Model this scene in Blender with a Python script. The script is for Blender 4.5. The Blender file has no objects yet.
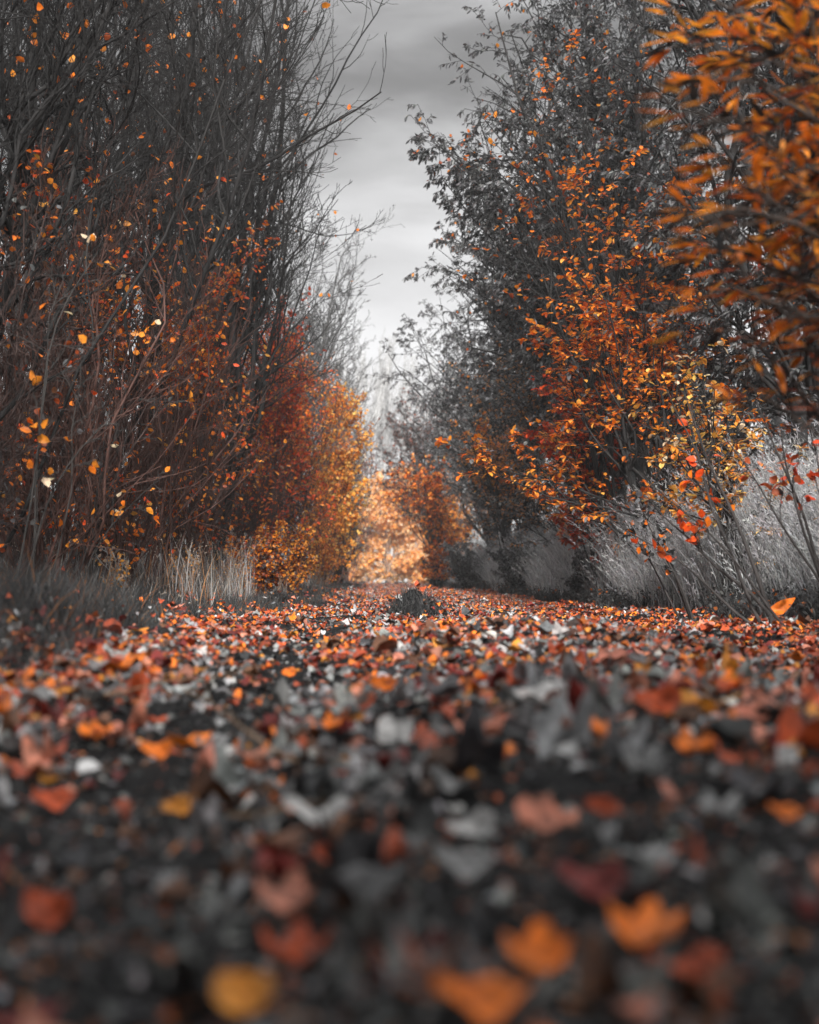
import bpy, math, random
import numpy as np

PI = math.pi
C = bpy.context.scene.collection
SC = bpy.context.scene

# ------------------------------------------------------------------ helpers
def mix(a, b, t): return a + (b - a) * t

def nrm(a): return a / np.maximum(np.linalg.norm(a, axis=-1, keepdims=True), 1e-9)

def sstep(a, b, x):
    t = np.clip((x - a) / (b - a), 0, 1)
    return t * t * (3 - 2 * t)

def tag(o, label=None, cat=None, group=None, kind=None):
    if label: o['label'] = label
    if cat: o['category'] = cat
    if group: o['group'] = group
    if kind: o['kind'] = kind
    return o

def thing(name, label, cat, loc=(0, 0, 0), rz=0, group=None):
    o = bpy.data.objects.new(name, None)
    C.objects.link(o)
    o.location = loc
    o.rotation_euler = (0, 0, rz)
    return tag(o, label, cat, group)

def obj(name, me, parent=None):
    o = bpy.data.objects.new(name, me)
    C.objects.link(o)
    if parent: o.parent = parent
    return o

def dup(root, loc, rz, scale, label, group=None, squash=1.0):
    r = root.copy(); C.objects.link(r)
    r.location = loc; r.rotation_euler = (0, 0, rz); r.scale = (scale * squash, scale * squash, scale)
    r['label'] = label
    if group: r['group'] = group
    for ch in list(root.children):
        c = ch.copy(); C.objects.link(c); c.parent = r
    return r

def make_mesh(name, V, polys, mat, col=None, smooth=False):
    """V (n,3); polys: list of (m,k) index arrays; col (n,3) own colour of each vertex"""
    me = bpy.data.meshes.new(name)
    V = np.asarray(V, dtype=np.float32)
    me.vertices.add(len(V)); me.vertices.foreach_set('co', V.ravel())
    polys = [np.asarray(p, dtype=np.int32) for p in polys if len(p)]
    tot = sum(p.size for p in polys); n = sum(len(p) for p in polys)
    me.loops.add(tot); me.polygons.add(n)
    me.loops.foreach_set('vertex_index', np.concatenate([p.ravel() for p in polys]))
    cnt = np.concatenate([np.full(len(p), p.shape[1], dtype=np.int32) for p in polys])
    st = np.concatenate([[0], np.cumsum(cnt)[:-1]]).astype(np.int32)
    me.polygons.foreach_set('loop_start', st)
    if smooth: me.polygons.foreach_set('use_smooth', np.ones(n, dtype=bool))
    if col is not None:
        a = me.attributes.new('col', 'FLOAT_COLOR', 'POINT')
        c4 = np.ones((len(V), 4), dtype=np.float32); c4[:, :3] = col
        a.data.foreach_set('color', c4.ravel())
    me.materials.append(mat)
    me.update(calc_edges=True)
    return me

class Geo:
    """collects tubes / leaves that end up in ONE mesh"""
    def __init__(s): s.V = []; s.P = []; s.K = []; s.n = 0
    def add(s, V, polys, col):
        V = V.reshape(-1, 3)
        for p in polys: s.P.append(p + s.n)
        s.V.append(V); s.K.append(np.broadcast_to(col, V.shape).reshape(-1, 3)); s.n += len(V)
    def tubes(s, pts, rad, sides, col=(.1, .1, .1)):
        m, k, _ = pts.shape
        t = np.gradient(pts, axis=1); t = nrm(t)
        ref = np.array([.31, .87, .13]); ref = ref / np.linalg.norm(ref)
        a = nrm(np.cross(t, ref)); b = np.cross(t, a)
        ang = np.arange(sides) * 2 * PI / sides
        V = pts[:, :, None] + rad[:, :, None, None] * (a[:, :, None] * np.cos(ang)[:, None] + b[:, :, None] * np.sin(ang)[:, None])
        I = np.arange(m * k * sides).reshape(m, k, sides)
        A = I[:, :-1]; B = I[:, 1:]
        q = np.stack([A, np.roll(A, -1, 2), np.roll(B, -1, 2), B], -1).reshape(-1, 4)
        c = np.asarray(col, dtype=float)
        if c.ndim == 2: c = np.repeat(c, k * sides, axis=0)
        s.add(V, [q], c)
    def leaves(s, pos, ax, nor, L, W, T, col, curl=0.0):
        tv, tp = T
        ax = nrm(ax); nor = nrm(nor - ax * np.sum(nor * ax, -1, keepdims=True)); sd = np.cross(nor, ax)
        L = np.broadcast_to(L, (len(pos),)); W = np.broadcast_to(W, (len(pos),)); cu = np.broadcast_to(curl, (len(pos),))
        u, v, w = tv[:, 0], tv[:, 1], tv[:, 2]
        V = (pos[:, None] + ax[:, None] * (u[None, :, None] * L[:, None, None]) + sd[:, None] * (v[None, :, None] * W[:, None, None])
             + nor[:, None] * ((w[None, :] * W[:, None] - cu[:, None] * (u ** 2)[None, :] * L[:, None])[:, :, None]))
        n = len(tv); off = (np.arange(len(pos)) * n)[:, None, None]
        polys = [(p[None] + off).reshape(-1, p.shape[1]) for p in tp]
        c = np.repeat(np.broadcast_to(col, (len(pos), 3)), n, axis=0)
        s.add(V, polys, c)
    def build(s, name, mat, parent=None, smooth=False):
        me = make_mesh(name, np.concatenate(s.V), s.P, mat, np.concatenate(s.K), smooth)
        return obj(name, me, parent)

# leaf templates (u along, v across, w up)
LEAF2 = (np.array([[0, 0, 0], [1, 0, 0], [.3, .5, .14], [.7, .42, .14], [.3, -.5, .14], [.7, -.42, .14]], float),
         [np.array([[0, 2, 3, 1], [0, 1, 5, 4]])])
def leaf_grid(st, hw, fold=.12):
    V = [[0, 0, 0]]; P3 = []; P4 = []
    for i, (u, h) in enumerate(zip(st, hw)):
        V += [[u, h, fold * h * 2], [u, 0, 0], [u, -h, fold * h * 2]]
    n = len(st); V.append([1, 0, 0]); e = len(V) - 1
    P3 += [[0, 2, 1], [0, 3, 2]]
    for i in range(n - 1):
        a = 1 + 3 * i; P4 += [[a, a + 1, a + 4, a + 3], [a + 1, a + 2, a + 5, a + 4]]
    a = 1 + 3 * (n - 1); P3 += [[a, a + 1, e], [a + 1, a + 2, e]]
    return np.array(V, float), [np.array(P3), np.array(P4)]
LEAF_FINE = leaf_grid([.08, .22, .42, .62, .8, .92], [.2, .4, .5, .42, .25, .1])

# ------------------------------------------------------------------ growth
def grow(S, D, L, k, rng, wander=.12, up=0.0):
    m = len(S); pts = np.empty((m, k + 1, 3)); pts[:, 0] = S; d = nrm(np.asarray(D, float)); st = (np.broadcast_to(L, (m,)) / k)[:, None]
    for i in range(k):
        d = nrm(d + rng.normal(0, wander, (m, 3)) + np.array([0, 0, up / k]))
        pts[:, i + 1] = pts[:, i] + d * st
    return pts

def arcs(S, T, k, rng, lift=.1, wander=.03):
    S = np.asarray(S, float); T = np.asarray(T, float); L = np.linalg.norm(T - S, axis=1)[:, None]
    c = (S + T) / 2 + np.array([0, 0, 1.]) * lift * L + rng.normal(0, wander * 1.5, S.shape) * L
    t = np.linspace(0, 1, k + 1)[None, :, None]
    p = (1 - t) ** 2 * S[:, None] + 2 * t * (1 - t) * c[:, None] + t * t * T[:, None]
    for f in (2, 3, 5):
        p = p + rng.normal(0, wander / f, (len(S), 1, 3)) * L[:, None] * np.sin(PI * f * t)
    return p

def lengths(pts): return np.linalg.norm(np.diff(pts, axis=1), axis=2).sum(1)

def taper(r0, k, tip=.18, power=1.0):
    t = np.linspace(0, 1, k + 1)[None]
    return np.asarray(r0)[:, None] * (1 - (1 - tip) * t ** power)

def along(pts, R, n, rng, t0=.2, t1=1.0):
    m, k1, _ = pts.shape; k = k1 - 1
    idx = np.repeat(np.arange(m), n)
    t = (np.tile(np.arange(n), m) + rng.random(m * n)) / n
    t = t0 + (t1 - t0) * t
    f = t * k; i = np.minimum(f.astype(int), k - 1); w = (f - i)[:, None]
    p = pts[idx, i] * (1 - w) + pts[idx, i + 1] * w
    d = nrm(pts[idx, i + 1] - pts[idx, i])
    r = R[idx, i] * (1 - w[:, 0]) + R[idx, i + 1] * w[:, 0]
    return idx, t, p, d, r

def kids(pts, R, n, rng, ang=.7, sd=.15, lr=.5, t0=.2, t1=1.0, short=.6, planar=0.0):
    idx, t, p, d, r = along(pts, R, n, rng, t0, t1)
    q = rng.normal(0, 1, p.shape)
    if planar:
        q = q * np.array([1, 1, 1 - planar])
    q = nrm(q - d * np.sum(q * d, -1, keepdims=True))
    a = (ang + rng.normal(0, sd, len(p)))[:, None]
    D = d * np.cos(a) + q * np.sin(a)
    L = lengths(pts)[idx] * lr * (1 - short * (t - t0) / max(t1 - t0, 1e-6)) * rng.uniform(.55, 1.2, len(p))
    return p, D, L, r

def pick(rng, n, palette, var=.18):
    cols = np.array([c for _, c in palette], float); w = np.array([x for x, _ in palette], float); w /= w.sum()
    c = cols[rng.choice(len(cols), n, p=w)]
    return np.clip(c * rng.uniform(1 - var, 1 + var, (n, 1)) * rng.uniform(1 - var * .25, 1 + var * .25, (n, 3)), 0, 1)

# ------------------------------------------------------------------ materials
def nt(name):
    m = bpy.data.materials.new(name); m.use_nodes = True; t = m.node_tree; t.nodes.clear()
    return m, t, lambda ty, **kw: _n(t, ty, kw)
def _n(t, ty, kw):
    n = t.nodes.new(ty)
    for k, v in kw.items(): setattr(n, k, v)
    return n

def leaf_material(name, source, rough=.45, transl=.4, noise=35, lo=.6, hi=1.3, spec=.35):
    m, t, N = nt(name); L = t.links.new
    out = N('ShaderNodeOutputMaterial'); mx = N('ShaderNodeMixShader'); mx.inputs[0].default_value = transl
    p = N('ShaderNodeBsdfPrincipled'); p.inputs['Roughness'].default_value = rough; p.inputs['Specular IOR Level'].default_value = spec
    tr = N('ShaderNodeBsdfTranslucent')
    if source == 'object':
        c = N('ShaderNodeObjectInfo'); csock = c.outputs['Color']
    else:
        c = N('ShaderNodeAttribute', attribute_name='col'); csock = c.outputs['Color']
    g = N('ShaderNodeTexCoord'); nz = N('ShaderNodeTexNoise'); nz.inputs['Scale'].default_value = noise; nz.inputs['Detail'].default_value = 3
    L(g.outputs['Object'], nz.inputs['Vector'])
    mr = N('ShaderNodeMapRange'); mr.inputs[1].default_value = .3; mr.inputs[2].default_value = .7; mr.inputs[3].default_value = lo; mr.inputs[4].default_value = hi
    L(nz.outputs['Fac'], mr.inputs[0])
    vm = N('ShaderNodeVectorMath', operation='SCALE'); L(csock, vm.inputs[0]); L(mr.outputs[0], vm.inputs['Scale'])
    L(vm.outputs[0], p.inputs['Base Color']); L(vm.outputs[0], tr.inputs['Color'])
    if source == 'object':
        bp = N('ShaderNodeBump'); bp.inputs['Strength'].default_value = .5; bp.inputs['Distance'].default_value = .004
        L(nz.outputs['Fac'], bp.inputs['Height']); L(bp.outputs[0], p.inputs['Normal'])
    L(p.outputs[0], mx.inputs[1]); L(tr.outputs[0], mx.inputs[2]); L(mx.outputs[0], out.inputs[0])
    return m

def bark_material(name, noise=14):
    m, t, N = nt(name); L = t.links.new
    out = N('ShaderNodeOutputMaterial'); p = N('ShaderNodeBsdfPrincipled'); p.inputs['Roughness'].default_value = .85
    p.inputs['Specular IOR Level'].default_value = .2
    c = N('ShaderNodeAttribute', attribute_name='col'); g = N('ShaderNodeTexCoord')
    mp = N('ShaderNodeMapping'); mp.inputs['Scale'].default_value = (1, 1, .25)
    nz = N('ShaderNodeTexNoise'); nz.inputs['Scale'].default_value = noise; nz.inputs['Detail'].default_value = 4
    L(g.outputs['Object'], mp.inputs[0]); L(mp.outputs[0], nz.inputs['Vector'])
    mr = N('ShaderNodeMapRange'); mr.inputs[1].default_value = .3; mr.inputs[2].default_value = .7; mr.inputs[3].default_value = .5; mr.inputs[4].default_value = 1.5
    L(nz.outputs['Fac'], mr.inputs[0])
    vm = N('ShaderNodeVectorMath', operation='SCALE'); L(c.outputs['Color'], vm.inputs[0]); L(mr.outputs[0], vm.inputs['Scale'])
    L(vm.outputs[0], p.inputs['Base Color'])
    bp = N('ShaderNodeBump'); bp.inputs['Strength'].default_value = .6; bp.inputs['Distance'].default_value = .02
    L(nz.outputs['Fac'], bp.inputs['Height']); L(bp.outputs[0], p.inputs['Normal'])
    L(p.outputs[0], out.inputs[0])
    return m

def soil_material(name, dark, light, scale=9):
    m, t, N = nt(name); L = t.links.new
    out = N('ShaderNodeOutputMaterial'); p = N('ShaderNodeBsdfPrincipled'); p.inputs['Roughness'].default_value = .75
    p.inputs['Specular IOR Level'].default_value = .15
    g = N('ShaderNodeTexCoord')
    n1 = N('ShaderNodeTexNoise'); n1.inputs['Scale'].default_value = scale; n1.inputs['Detail'].default_value = 8; n1.inputs['Roughness'].default_value = .65
    n2 = N('ShaderNodeTexNoise'); n2.inputs['Scale'].default_value = scale * 12; n2.inputs['Detail'].default_value = 3
    vo = N('ShaderNodeTexVoronoi'); vo.inputs['Scale'].default_value = scale * 7
    for x in (n1, n2, vo): L(g.outputs['Object'], x.inputs['Vector'])
    cr = N('ShaderNodeValToRGB'); cr.color_ramp.elements[0].position = .35; cr.color_ramp.elements[0].color = (*dark, 1)
    cr.color_ramp.elements[1].position = .72; cr.color_ramp.elements[1].color = (*light, 1)
    L(n1.outputs['Fac'], cr.inputs[0]); L(cr.outputs[0], p.inputs['Base Color'])
    ad = N('ShaderNodeMath', operation='MULTIPLY_ADD'); L(n1.outputs['Fac'], ad.inputs[0]); ad.inputs[1].default_value = 1.5; L(n2.outputs['Fac'], ad.inputs[2])
    a2 = N('ShaderNodeMath', operation='ADD'); L(ad.outputs[0], a2.inputs[0]); L(vo.outputs['Distance'], a2.inputs[1])
    bp = N('ShaderNodeBump'); bp.inputs['Strength'].default_value = .9; bp.inputs['Distance'].default_value = .02
    L(a2.outputs[0], bp.inputs['Height']); L(bp.outputs[0], p.inputs['Normal']); L(p.outputs[0], out.inputs[0])
    return m

M_LEAF = leaf_material('leaf', 'attr', transl=.42)
M_GLEAF = leaf_material('ground_leaf', 'attr', rough=.45, transl=.12, spec=.35, noise=45, lo=.45, hi=1.3)
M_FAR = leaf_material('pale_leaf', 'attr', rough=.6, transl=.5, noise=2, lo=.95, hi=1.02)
M_SLEAF = leaf_material('single_leaf', 'object', rough=.5, transl=.12, noise=3.5, lo=.28, hi=1.35, spec=.3)
M_GRASS = leaf_material('grass_blade', 'attr', rough=.6, transl=.35, noise=3, lo=.75, hi=1.25)
M_BARK = bark_material('bark')
M_SOIL = soil_material('path_soil', (.004, .004, .0045), (.032, .032, .033), 14)
M_GROUND = soil_material('ground_soil', (.012, .012, .012), (.04, .038, .036), 5)

# palettes (own colours of leaves and bark)
OR1 = (.88, .30, .03); OR2 = (.84, .20, .015); OR3 = (.92, .42, .07); YEL = (.90, .55, .14)
RED = (.50, .05, .012); RED2 = (.75, .09, .015); RUST = (.34, .07, .02); SAL = (.66, .27, .16); BRN = (.14, .055, .025)
GRY = (.15, .15, .153); GRYD = (.045, .046, .047); GRYL = (.30, .30, .30); WHT = (.58, .575, .57); CRM = (.75, .60, .40)

# ------------------------------------------------------------------ camera
CZ = .32; FPX = 1280.0
yaw = math.atan(19.5 / FPX); pitch = math.atan(66 / FPX)
cam_d = bpy.data.cameras.new('camera'); cam = bpy.data.objects.new('camera', cam_d); C.objects.link(cam); SC.camera = cam
cam.location = (0, 0, CZ); cam.rotation_euler = (PI / 2 + pitch, 0, -yaw)
cam_d.sensor_fit = 'VERTICAL'; cam_d.sensor_height = 36; cam_d.lens = 36 * FPX / 1024; cam_d.clip_start = .05; cam_d.clip_end = 3000
cam_d.dof.use_dof = True; cam_d.dof.focus_distance = 10.5; cam_d.dof.aperture_fstop = 1.9; cam_d.dof.aperture_blades = 7

def P(px, py, Y):
    """world point at distance Y along the path that stands at this place of the photograph"""
    return np.array([(px - 390) / FPX * Y, Y, CZ + (578 - py) / FPX * Y])

# ------------------------------------------------------------------ terrain
_rg = np.random.default_rng(5)
_W = [(a, *(_rg.normal(0, 1, 2) / w * 2 * PI * .7), _rg.uniform(0, 6.28)) for a, w in
      [(.006, .22), (.006, .3), (.008, .45), (.009, .7), (.010, 1.1), (.010, 1.8), (.012, 3.), (.015, 5.), (.02, 9.)] for _ in range(2)]
def H(x, y):
    x = np.asarray(x, float); y = np.asarray(y, float)
    z = np.zeros(np.broadcast(x, y).shape)
    for a, kx, ky, ph in _W: z = z + a * np.sin(kx * x + ky * y + ph)
    bl = sstep(-1.0, -2.6, x); br = sstep(2.6, 4.6, x)
    z = z + .16 * bl + .22 * br + .05 * np.abs(bl + br) * np.sin(x * 1.3 + y * .7)
    z = z - .035 * np.exp(-((x + .38) / .22) ** 2) - .03 * np.exp(-((x - 1.55) / .3) ** 2) + .03 * np.exp(-((x - .55) / .5) ** 2)
    return z * np.exp(-(np.maximum(y - 90, 0) / 80) ** 2)
Z00 = float(H(0, 0))
_H = H
def H(x, y): return _H(x, y) - Z00 * np.exp(-(np.asarray(y, float) / 3) ** 2)

xs = np.concatenate([-np.geomspace(6, 700, 22)[::-1], np.arange(-5.8, -1.6, .2), np.arange(-1.5, 2.95, .05), np.arange(3.0, 6, .2), np.geomspace(6, 700, 22)])
ys = np.concatenate([-np.geomspace(1, 700, 18)[::-1], np.arange(-.8, 6, .05), np.arange(6, 20, .14), np.arange(20, 60, .5), np.geomspace(60, 900, 30)])
nx, ny = len(xs), len(ys)
XX, YY = np.meshgrid(xs, ys)
ZZ = H(XX, YY)
GV = np.stack([XX, YY, ZZ], -1).reshape(-1, 3)
I = np.arange(nx * ny).reshape(ny, nx)
GQ = np.stack([I[:-1, :-1], I[:-1, 1:], I[1:, 1:], I[1:, :-1]], -1).reshape(-1, 4)
g = obj('ground', make_mesh('ground', GV, [GQ], M_GROUND, smooth=True)); tag(g, kind='structure')
ix = np.where((xs > -1.52) & (xs < 2.9))[0]; iy = np.where((ys > -5) & (ys < 140))[0]
sub = I[np.ix_(iy, ix)]
PV = GV[sub.ravel()].copy(); PV[:, 2] += .005
J = np.arange(sub.size).reshape(sub.shape)
PQ = np.stack([J[:-1, :-1], J[:-1, 1:], J[1:, 1:], J[1:, :-1]], -1).reshape(-1, 4)
pa = obj('path', make_mesh('path', PV, [PQ], M_SOIL, smooth=True)); tag(pa, kind='structure')

# ------------------------------------------------------------------ fallen leaves
def outline(kind, n, rng):
    a = np.linspace(0, 2 * PI, n, endpoint=False)
    if kind == 'maple':
        r = .36 + .13 * np.abs(np.cos(2.5 * a)) ** 1.2 + .02 * np.cos(15 * a); r *= 1 - .18 * np.exp(-((np.abs(a - PI)) / .5) ** 2)
        x, y = r * np.cos(a), r * np.sin(a)
    elif kind == 'round':
        x, y = .5 * np.cos(a), .40 * np.sin(a) * (1 + .12 * np.cos(a))
    elif kind == 'oval':
        x, y = .5 * np.cos(a), .29 * np.sin(a) * (1 - .25 * np.cos(a))
    else:
        x, y = .5 * np.cos(a), .17 * np.sin(a) * (1 - .35 * np.cos(a))
    j = 1 + rng.normal(0, .045, n)
    return x * j, y * j

def leaf_shape(kind, n, rings, rng, curl):
    """unit leaf: rings of the outline, cupped and twisted"""
    x, y = outline(kind, n, rng)
    V = [[0, 0, 0]]
    for r in range(1, rings + 1):
        f = r / rings
        V += list(np.stack([x * f, y * f, 0 * x], -1))
    V = np.array(V)
    cx, cy, tw, wv = curl
    ph = rng.uniform(0, 6.28)
    V[:, 2] = cx * V[:, 0] ** 2 * 2 + cy * V[:, 1] ** 2 * 3 + tw * V[:, 0] * V[:, 1] * 2 + wv * np.sin(V[:, 0] * 9 + ph) * np.sin(V[:, 1] * 8 + ph) \
        - .03 * np.exp(-(V[:, 1] / .05) ** 2)
    V[:, 0] *= 1 - .25 * abs(cx); V[:, 1] *= 1 - .3 * abs(cy)
    tri = [[0, 1 + i, 1 + (i + 1) % n] for i in range(n)]; quad = []
    for r in range(1, rings):
        a = 1 + (r - 1) * n; b = 1 + r * n
        quad += [[a + i, b + i, b + (i + 1) % n, a + (i + 1) % n] for i in range(n)]
    # stalk: thin three-sided tube
    s0 = len(V); st = []
    for k in range(4):
        f = k / 3; cxp = -.42 - .38 * f; cyp = .06 * f * f; czp = V[:, 2].max() * .2 + .10 * f - .04
        for q in range(3):
            aa = q * 2 * PI / 3; st.append([cxp, cyp + .012 * math.cos(aa), czp + .012 * math.sin(aa)])
    if kind != 'long':
        V = np.vstack([V, st])
        for k in range(3):
            for q in range(3):
                a = s0 + 3 * k; quad.append([a + q, a + (q + 1) % 3, a + 3 + (q + 1) % 3, a + 3 + q])
    P_ = [np.array(tri)]
    if quad: P_.append(np.array(quad))
    return V, P_

rg = np.random.default_rng(11)
KINDS_ = ['maple', 'oval', 'round', 'oval', 'long']
SHAPES = []
for kd in KINDS_:
    for cu in ((.5, .3, .3, .09), (-.5, 1.0, -.5, .11), (1.1, -.9, .6, .10), (.4, 1.5, .2, .08)):
        V, Pp = leaf_shape(kd, 28 if kd == 'maple' else 20, 3, rg, cu)
        me = make_mesh('leaf_' + kd, V, Pp, M_SLEAF, smooth=True)
        SHAPES.append((kd, me))
COLN = {'bright orange': (.82, .20, .018), 'amber orange': (.72, .28, .035), 'rust red': (.45, .075, .022), 'dark red': (.20, .025, .02), 'salmon pink': (.60, .23, .15),
        'brown': (.14, .06, .03), 'dark grey': (.05, .05, .052), 'mid grey': (.16, .16, .16), 'pale grey': (.30, .30, .30), 'greyish white': (.52, .51, .50)}
CN = list(COLN); CV = np.array([COLN[c] for c in CN])

def ground_at(px, py):
    t = CZ
    for _ in range(6):
        Y = t / (max(py - 578, 4) / FPX); X = (px - 390) / FPX * Y; t = CZ - float(H(X, Y)) * .8
    return X, Y

from mathutils import Matrix, Vector
def leaf_matrix(X, Y, z, size, heading, tilt, tdir):
    R = Matrix.Rotation(tdir, 3, 'Z') @ Matrix.Rotation(tilt, 3, 'X') @ Matrix.Rotation(-tdir, 3, 'Z') @ Matrix.Rotation(heading, 3, 'Z')
    M = (R * size).to_4x4(); M.translation = (X, Y, z)
    return M

def single_leaf(X, Y, size, heading, tilt, tdir, kd, ccol, label, dz=.0, cat='leaf', k=None, group='fallen leaves lying on the path'):
    cands = [i for i, (a, _) in enumerate(SHAPES) if a == kd]
    me = SHAPES[cands[(k if k is not None else int(rg.integers(99))) % len(cands)]][1]
    o = obj('fallen_leaf', me)
    z = float(H(X, Y)) + .005 + abs(math.sin(tilt)) * size * .38 + .006 + dz
    o.matrix_world = leaf_matrix(X, Y, z, size, heading, tilt, tdir)
    o.color = (*np.clip(ccol, 0, 1), 1)
    tag(o, label, cat, group)
    return o

# leaves one can point at in the photograph: px, py centre, width px, height px, colour, shape, label
HERO = [
    (247, 978, 78, 62, 'amber orange', 'round', 'large blurred amber leaf alone on the dark soil at the bottom', 'amber leaf at the bottom'),
    (533, 948, 84, 58, 'bright orange', 'maple', 'blurred orange leaf propped above the bottom edge, beside the white leaf', 'propped orange leaf'),
    (478, 1002, 112, 52, 'bright orange', 'oval', 'biggest blurred orange leaf cut by the bottom edge of the picture', 'bottom edge orange leaf'),
    (640, 918, 96, 54, 'bright orange', 'maple', 'blurred orange leaf leaning against the big dark red leaf', 'leaning orange leaf'),
    (588, 890, 84, 44, 'dark red', 'oval', 'big dark red leaf standing on edge in the blurred part of the litter', 'big dark red leaf'),
    (682, 966, 92, 34, 'rust red', 'oval', 'blurred rust red leaf lying flat near the bottom right', 'flat rust leaf'),
    (290, 886, 84, 46, 'salmon pink', 'maple', 'wide salmon pink leaf in the blurred left half of the path', 'wide salmon leaf'),
    (300, 934, 92, 40, 'rust red', 'maple', 'rust leaf in front of the wide salmon leaf', 'rust leaf in front'),
    (545, 820, 74, 40, 'salmon pink', 'maple', 'salmon leaf with raised tip in the middle of the path', 'salmon leaf with raised tip'),
    (462, 868, 70, 34, 'pale grey', 'oval', 'pale grey leaf lying between the two dark hollows of the path', 'pale leaf of the hollows'),
    (470, 830, 60, 30, 'greyish white', 'oval', 'blurred whitish leaf behind the salmon leaf in the middle', 'whitish leaf'),
    (318, 815, 84, 26, 'greyish white', 'oval', 'wide flat whitish leaf left of the middle', 'wide flat whitish leaf'),
    (182, 804, 42, 24, 'amber orange', 'oval', 'curled brownish orange leaf like a small barrel on the left', 'barrel shaped leaf'),
    (540, 708, 70, 26, 'greyish white', 'round', 'brightest white leaf, smooth and round, right of the path middle', 'bright white leaf'),
    (655, 712, 58, 40, 'rust red', 'oval', 'big brick red leaf standing upright behind the orange leaves', 'upright brick red leaf'),
    (478, 732, 62, 34, 'salmon pink', 'maple', 'pinkish red star shaped leaf before the white one', 'star shaped leaf'),
    (692, 758, 50, 30, 'bright orange', 'maple', 'orange leaf with a dark red shadowed half in front of the brick red one', 'two toned leaf'),
    (396, 722, 60, 34, 'greyish white', 'maple', 'crumpled white leaf just left of the star shaped leaf', 'crumpled white leaf'),
    (384, 695, 34, 26, 'bright orange', 'oval', 'orange leaf standing upright behind the crumpled white leaf', 'upright orange leaf'),
    (335, 725, 34, 20, 'bright orange', 'maple', 'orange leaf left of the crumpled white leaf', 'left orange leaf'),
    (290, 672, 18, 14, 'bright orange', 'round', 'small round orange leaf alone above the dark wheel rut', 'round orange leaf'),
    (266, 711, 22, 14, 'bright orange', 'round', 'little orange leaf lying in the dark wheel rut', 'rut leaf'),
    (160, 765, 40, 22, 'bright orange', 'oval', 'orange leaf leaning beside the wheel rut on the left', 'rut side leaf'),
    (60, 795, 52, 26, 'rust red', 'oval', 'rusty brown leaf near the left edge of the picture', 'rusty leaf'),
    (100, 745, 40, 18, 'bright orange', 'maple', 'orange leaf among red ones by the left verge', 'verge leaf'),
    (600, 790, 42, 44, 'rust red', 'oval', 'rust red leaf standing upright on its stalk in the middle right', 'rust red upright leaf'),
    (650, 835, 60, 30, 'pale grey', 'round', 'pale rounded leaf in the middle right of the path', 'pale rounded leaf'),
    (715, 815, 64, 26, 'pale grey', 'maple', 'pale grey lobed leaf towards the right', 'pale lobed leaf'),
    (782, 822, 42, 20, 'bright orange', 'oval', 'orange leaf lying alone near the right edge', 'right edge leaf'),
    (640, 770, 60, 34, 'mid grey', 'maple', 'grey raised leaf left of the two toned leaf', 'grey raised leaf'),
    (780, 625, 44, 20, 'bright orange', 'long', 'long narrow orange leaf leaning up against the foot of the right verge', 'long leaning leaf'),
    (600, 740, 44, 24, 'bright orange', 'maple', 'orange leaf lying between the bright white leaf and the two toned leaf', 'leaf beside white'),
    (52, 890, 76, 50, 'rust red', 'oval', 'dim brownish red leaf in the shadowed bottom left', 'dim red leaf'),
    (215, 745, 40, 20, 'pale grey', 'oval', 'pale grey leaf beside the wheel rut', 'pale rut leaf'),
    (32, 1006, 90, 36, 'dark red', 'oval', 'dark red blurred leaf in the bottom left corner', 'corner red leaf'),
    (330, 850, 40, 30, 'rust red', 'round', 'round brick coloured leaf above the wide salmon leaf', 'round brick leaf'),
    (405, 600, 0, 0, '', '', '', ''),
]
heroes = []
for (px, py, w, h, cn, kd, lab, short) in HERO:
    if not w: continue
    X, Y = ground_at(px, py + h * .5)
    size = w * Y / FPX * (.92 if kd != 'maple' else .98)
    dep = CZ / Y
    asp = {'maple': .95, 'round': .95, 'oval': .6, 'long': .35}[kd]
    al = math.asin(min(.9, .85 * h / w / asp)) - dep
    head = rg.uniform(-.4, .4) + (PI if rg.random() < .4 else 0)
    if kd == 'maple': head = rg.uniform(0, 6.28)
    if kd == 'long': head = .55
    col = np.array(COLN[cn]) * rg.uniform(.9, 1.1) * (1.0 if Y > 2 else .78)  # near leaves carry the foreground's dimness in their colour
    o = single_leaf(X, Y, size, head, al, 0, kd, col, lab, k=0)
    heroes.append((px, py, w, h, short, o))

n0 = 210000
Yr = .55 + (62 - .55) * rg.random(n0) ** 1.7
lo_x = np.maximum(-3.6, -.42 * Yr - .3); hi_x = np.minimum(4.6, .45 * Yr + .3)
Xr = lo_x + (hi_x - lo_x) * rg.random(n0)
# thin out by wanted density
dens_now = n0 * (1 / 1.7) / 61.45 * (np.maximum(Yr - .55, .01) / 61.45) ** (1 / 1.7 - 1) / (hi_x - lo_x)
want = np.interp(Yr, [.5, 1.0, 1.8, 3, 6, 12, 25, 60], [420, 560, 900, 1250, 1150, 760, 420, 150])
patch = .5 + .5 * np.sin(Xr * 3.1 + 1.3 * np.sin(Yr * 1.7)) * np.sin(Yr * 2.3 + 1.1 * np.sin(Xr * 2.2))
rut = np.exp(-((Xr + .38 - .05 * np.sin(Yr * 2)) / .2) ** 2) * np.clip(1.8 - Yr / 9, 0, 1)
rut = np.maximum(rut, .8 * np.exp(-((Xr - .12 + .07 * np.sin(Yr * 2.6)) / .09) ** 2) * (Yr < 2.6))
want = want * mix(.25 + 1.0 * patch, .75 + .3 * patch, sstep(1.8, 3.5, Yr)) * (1 - .9 * rut) * np.where(Yr < 1.25, .85, 1.0)
off = np.maximum(sstep(-.95, -1.2, Xr + np.clip(Yr - 8, 0, 12) * -.03 + .1 * np.sin(Yr * 1.9)), sstep(2.75, 3.3, Xr))
want = want * (1 - .975 * off)
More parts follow.
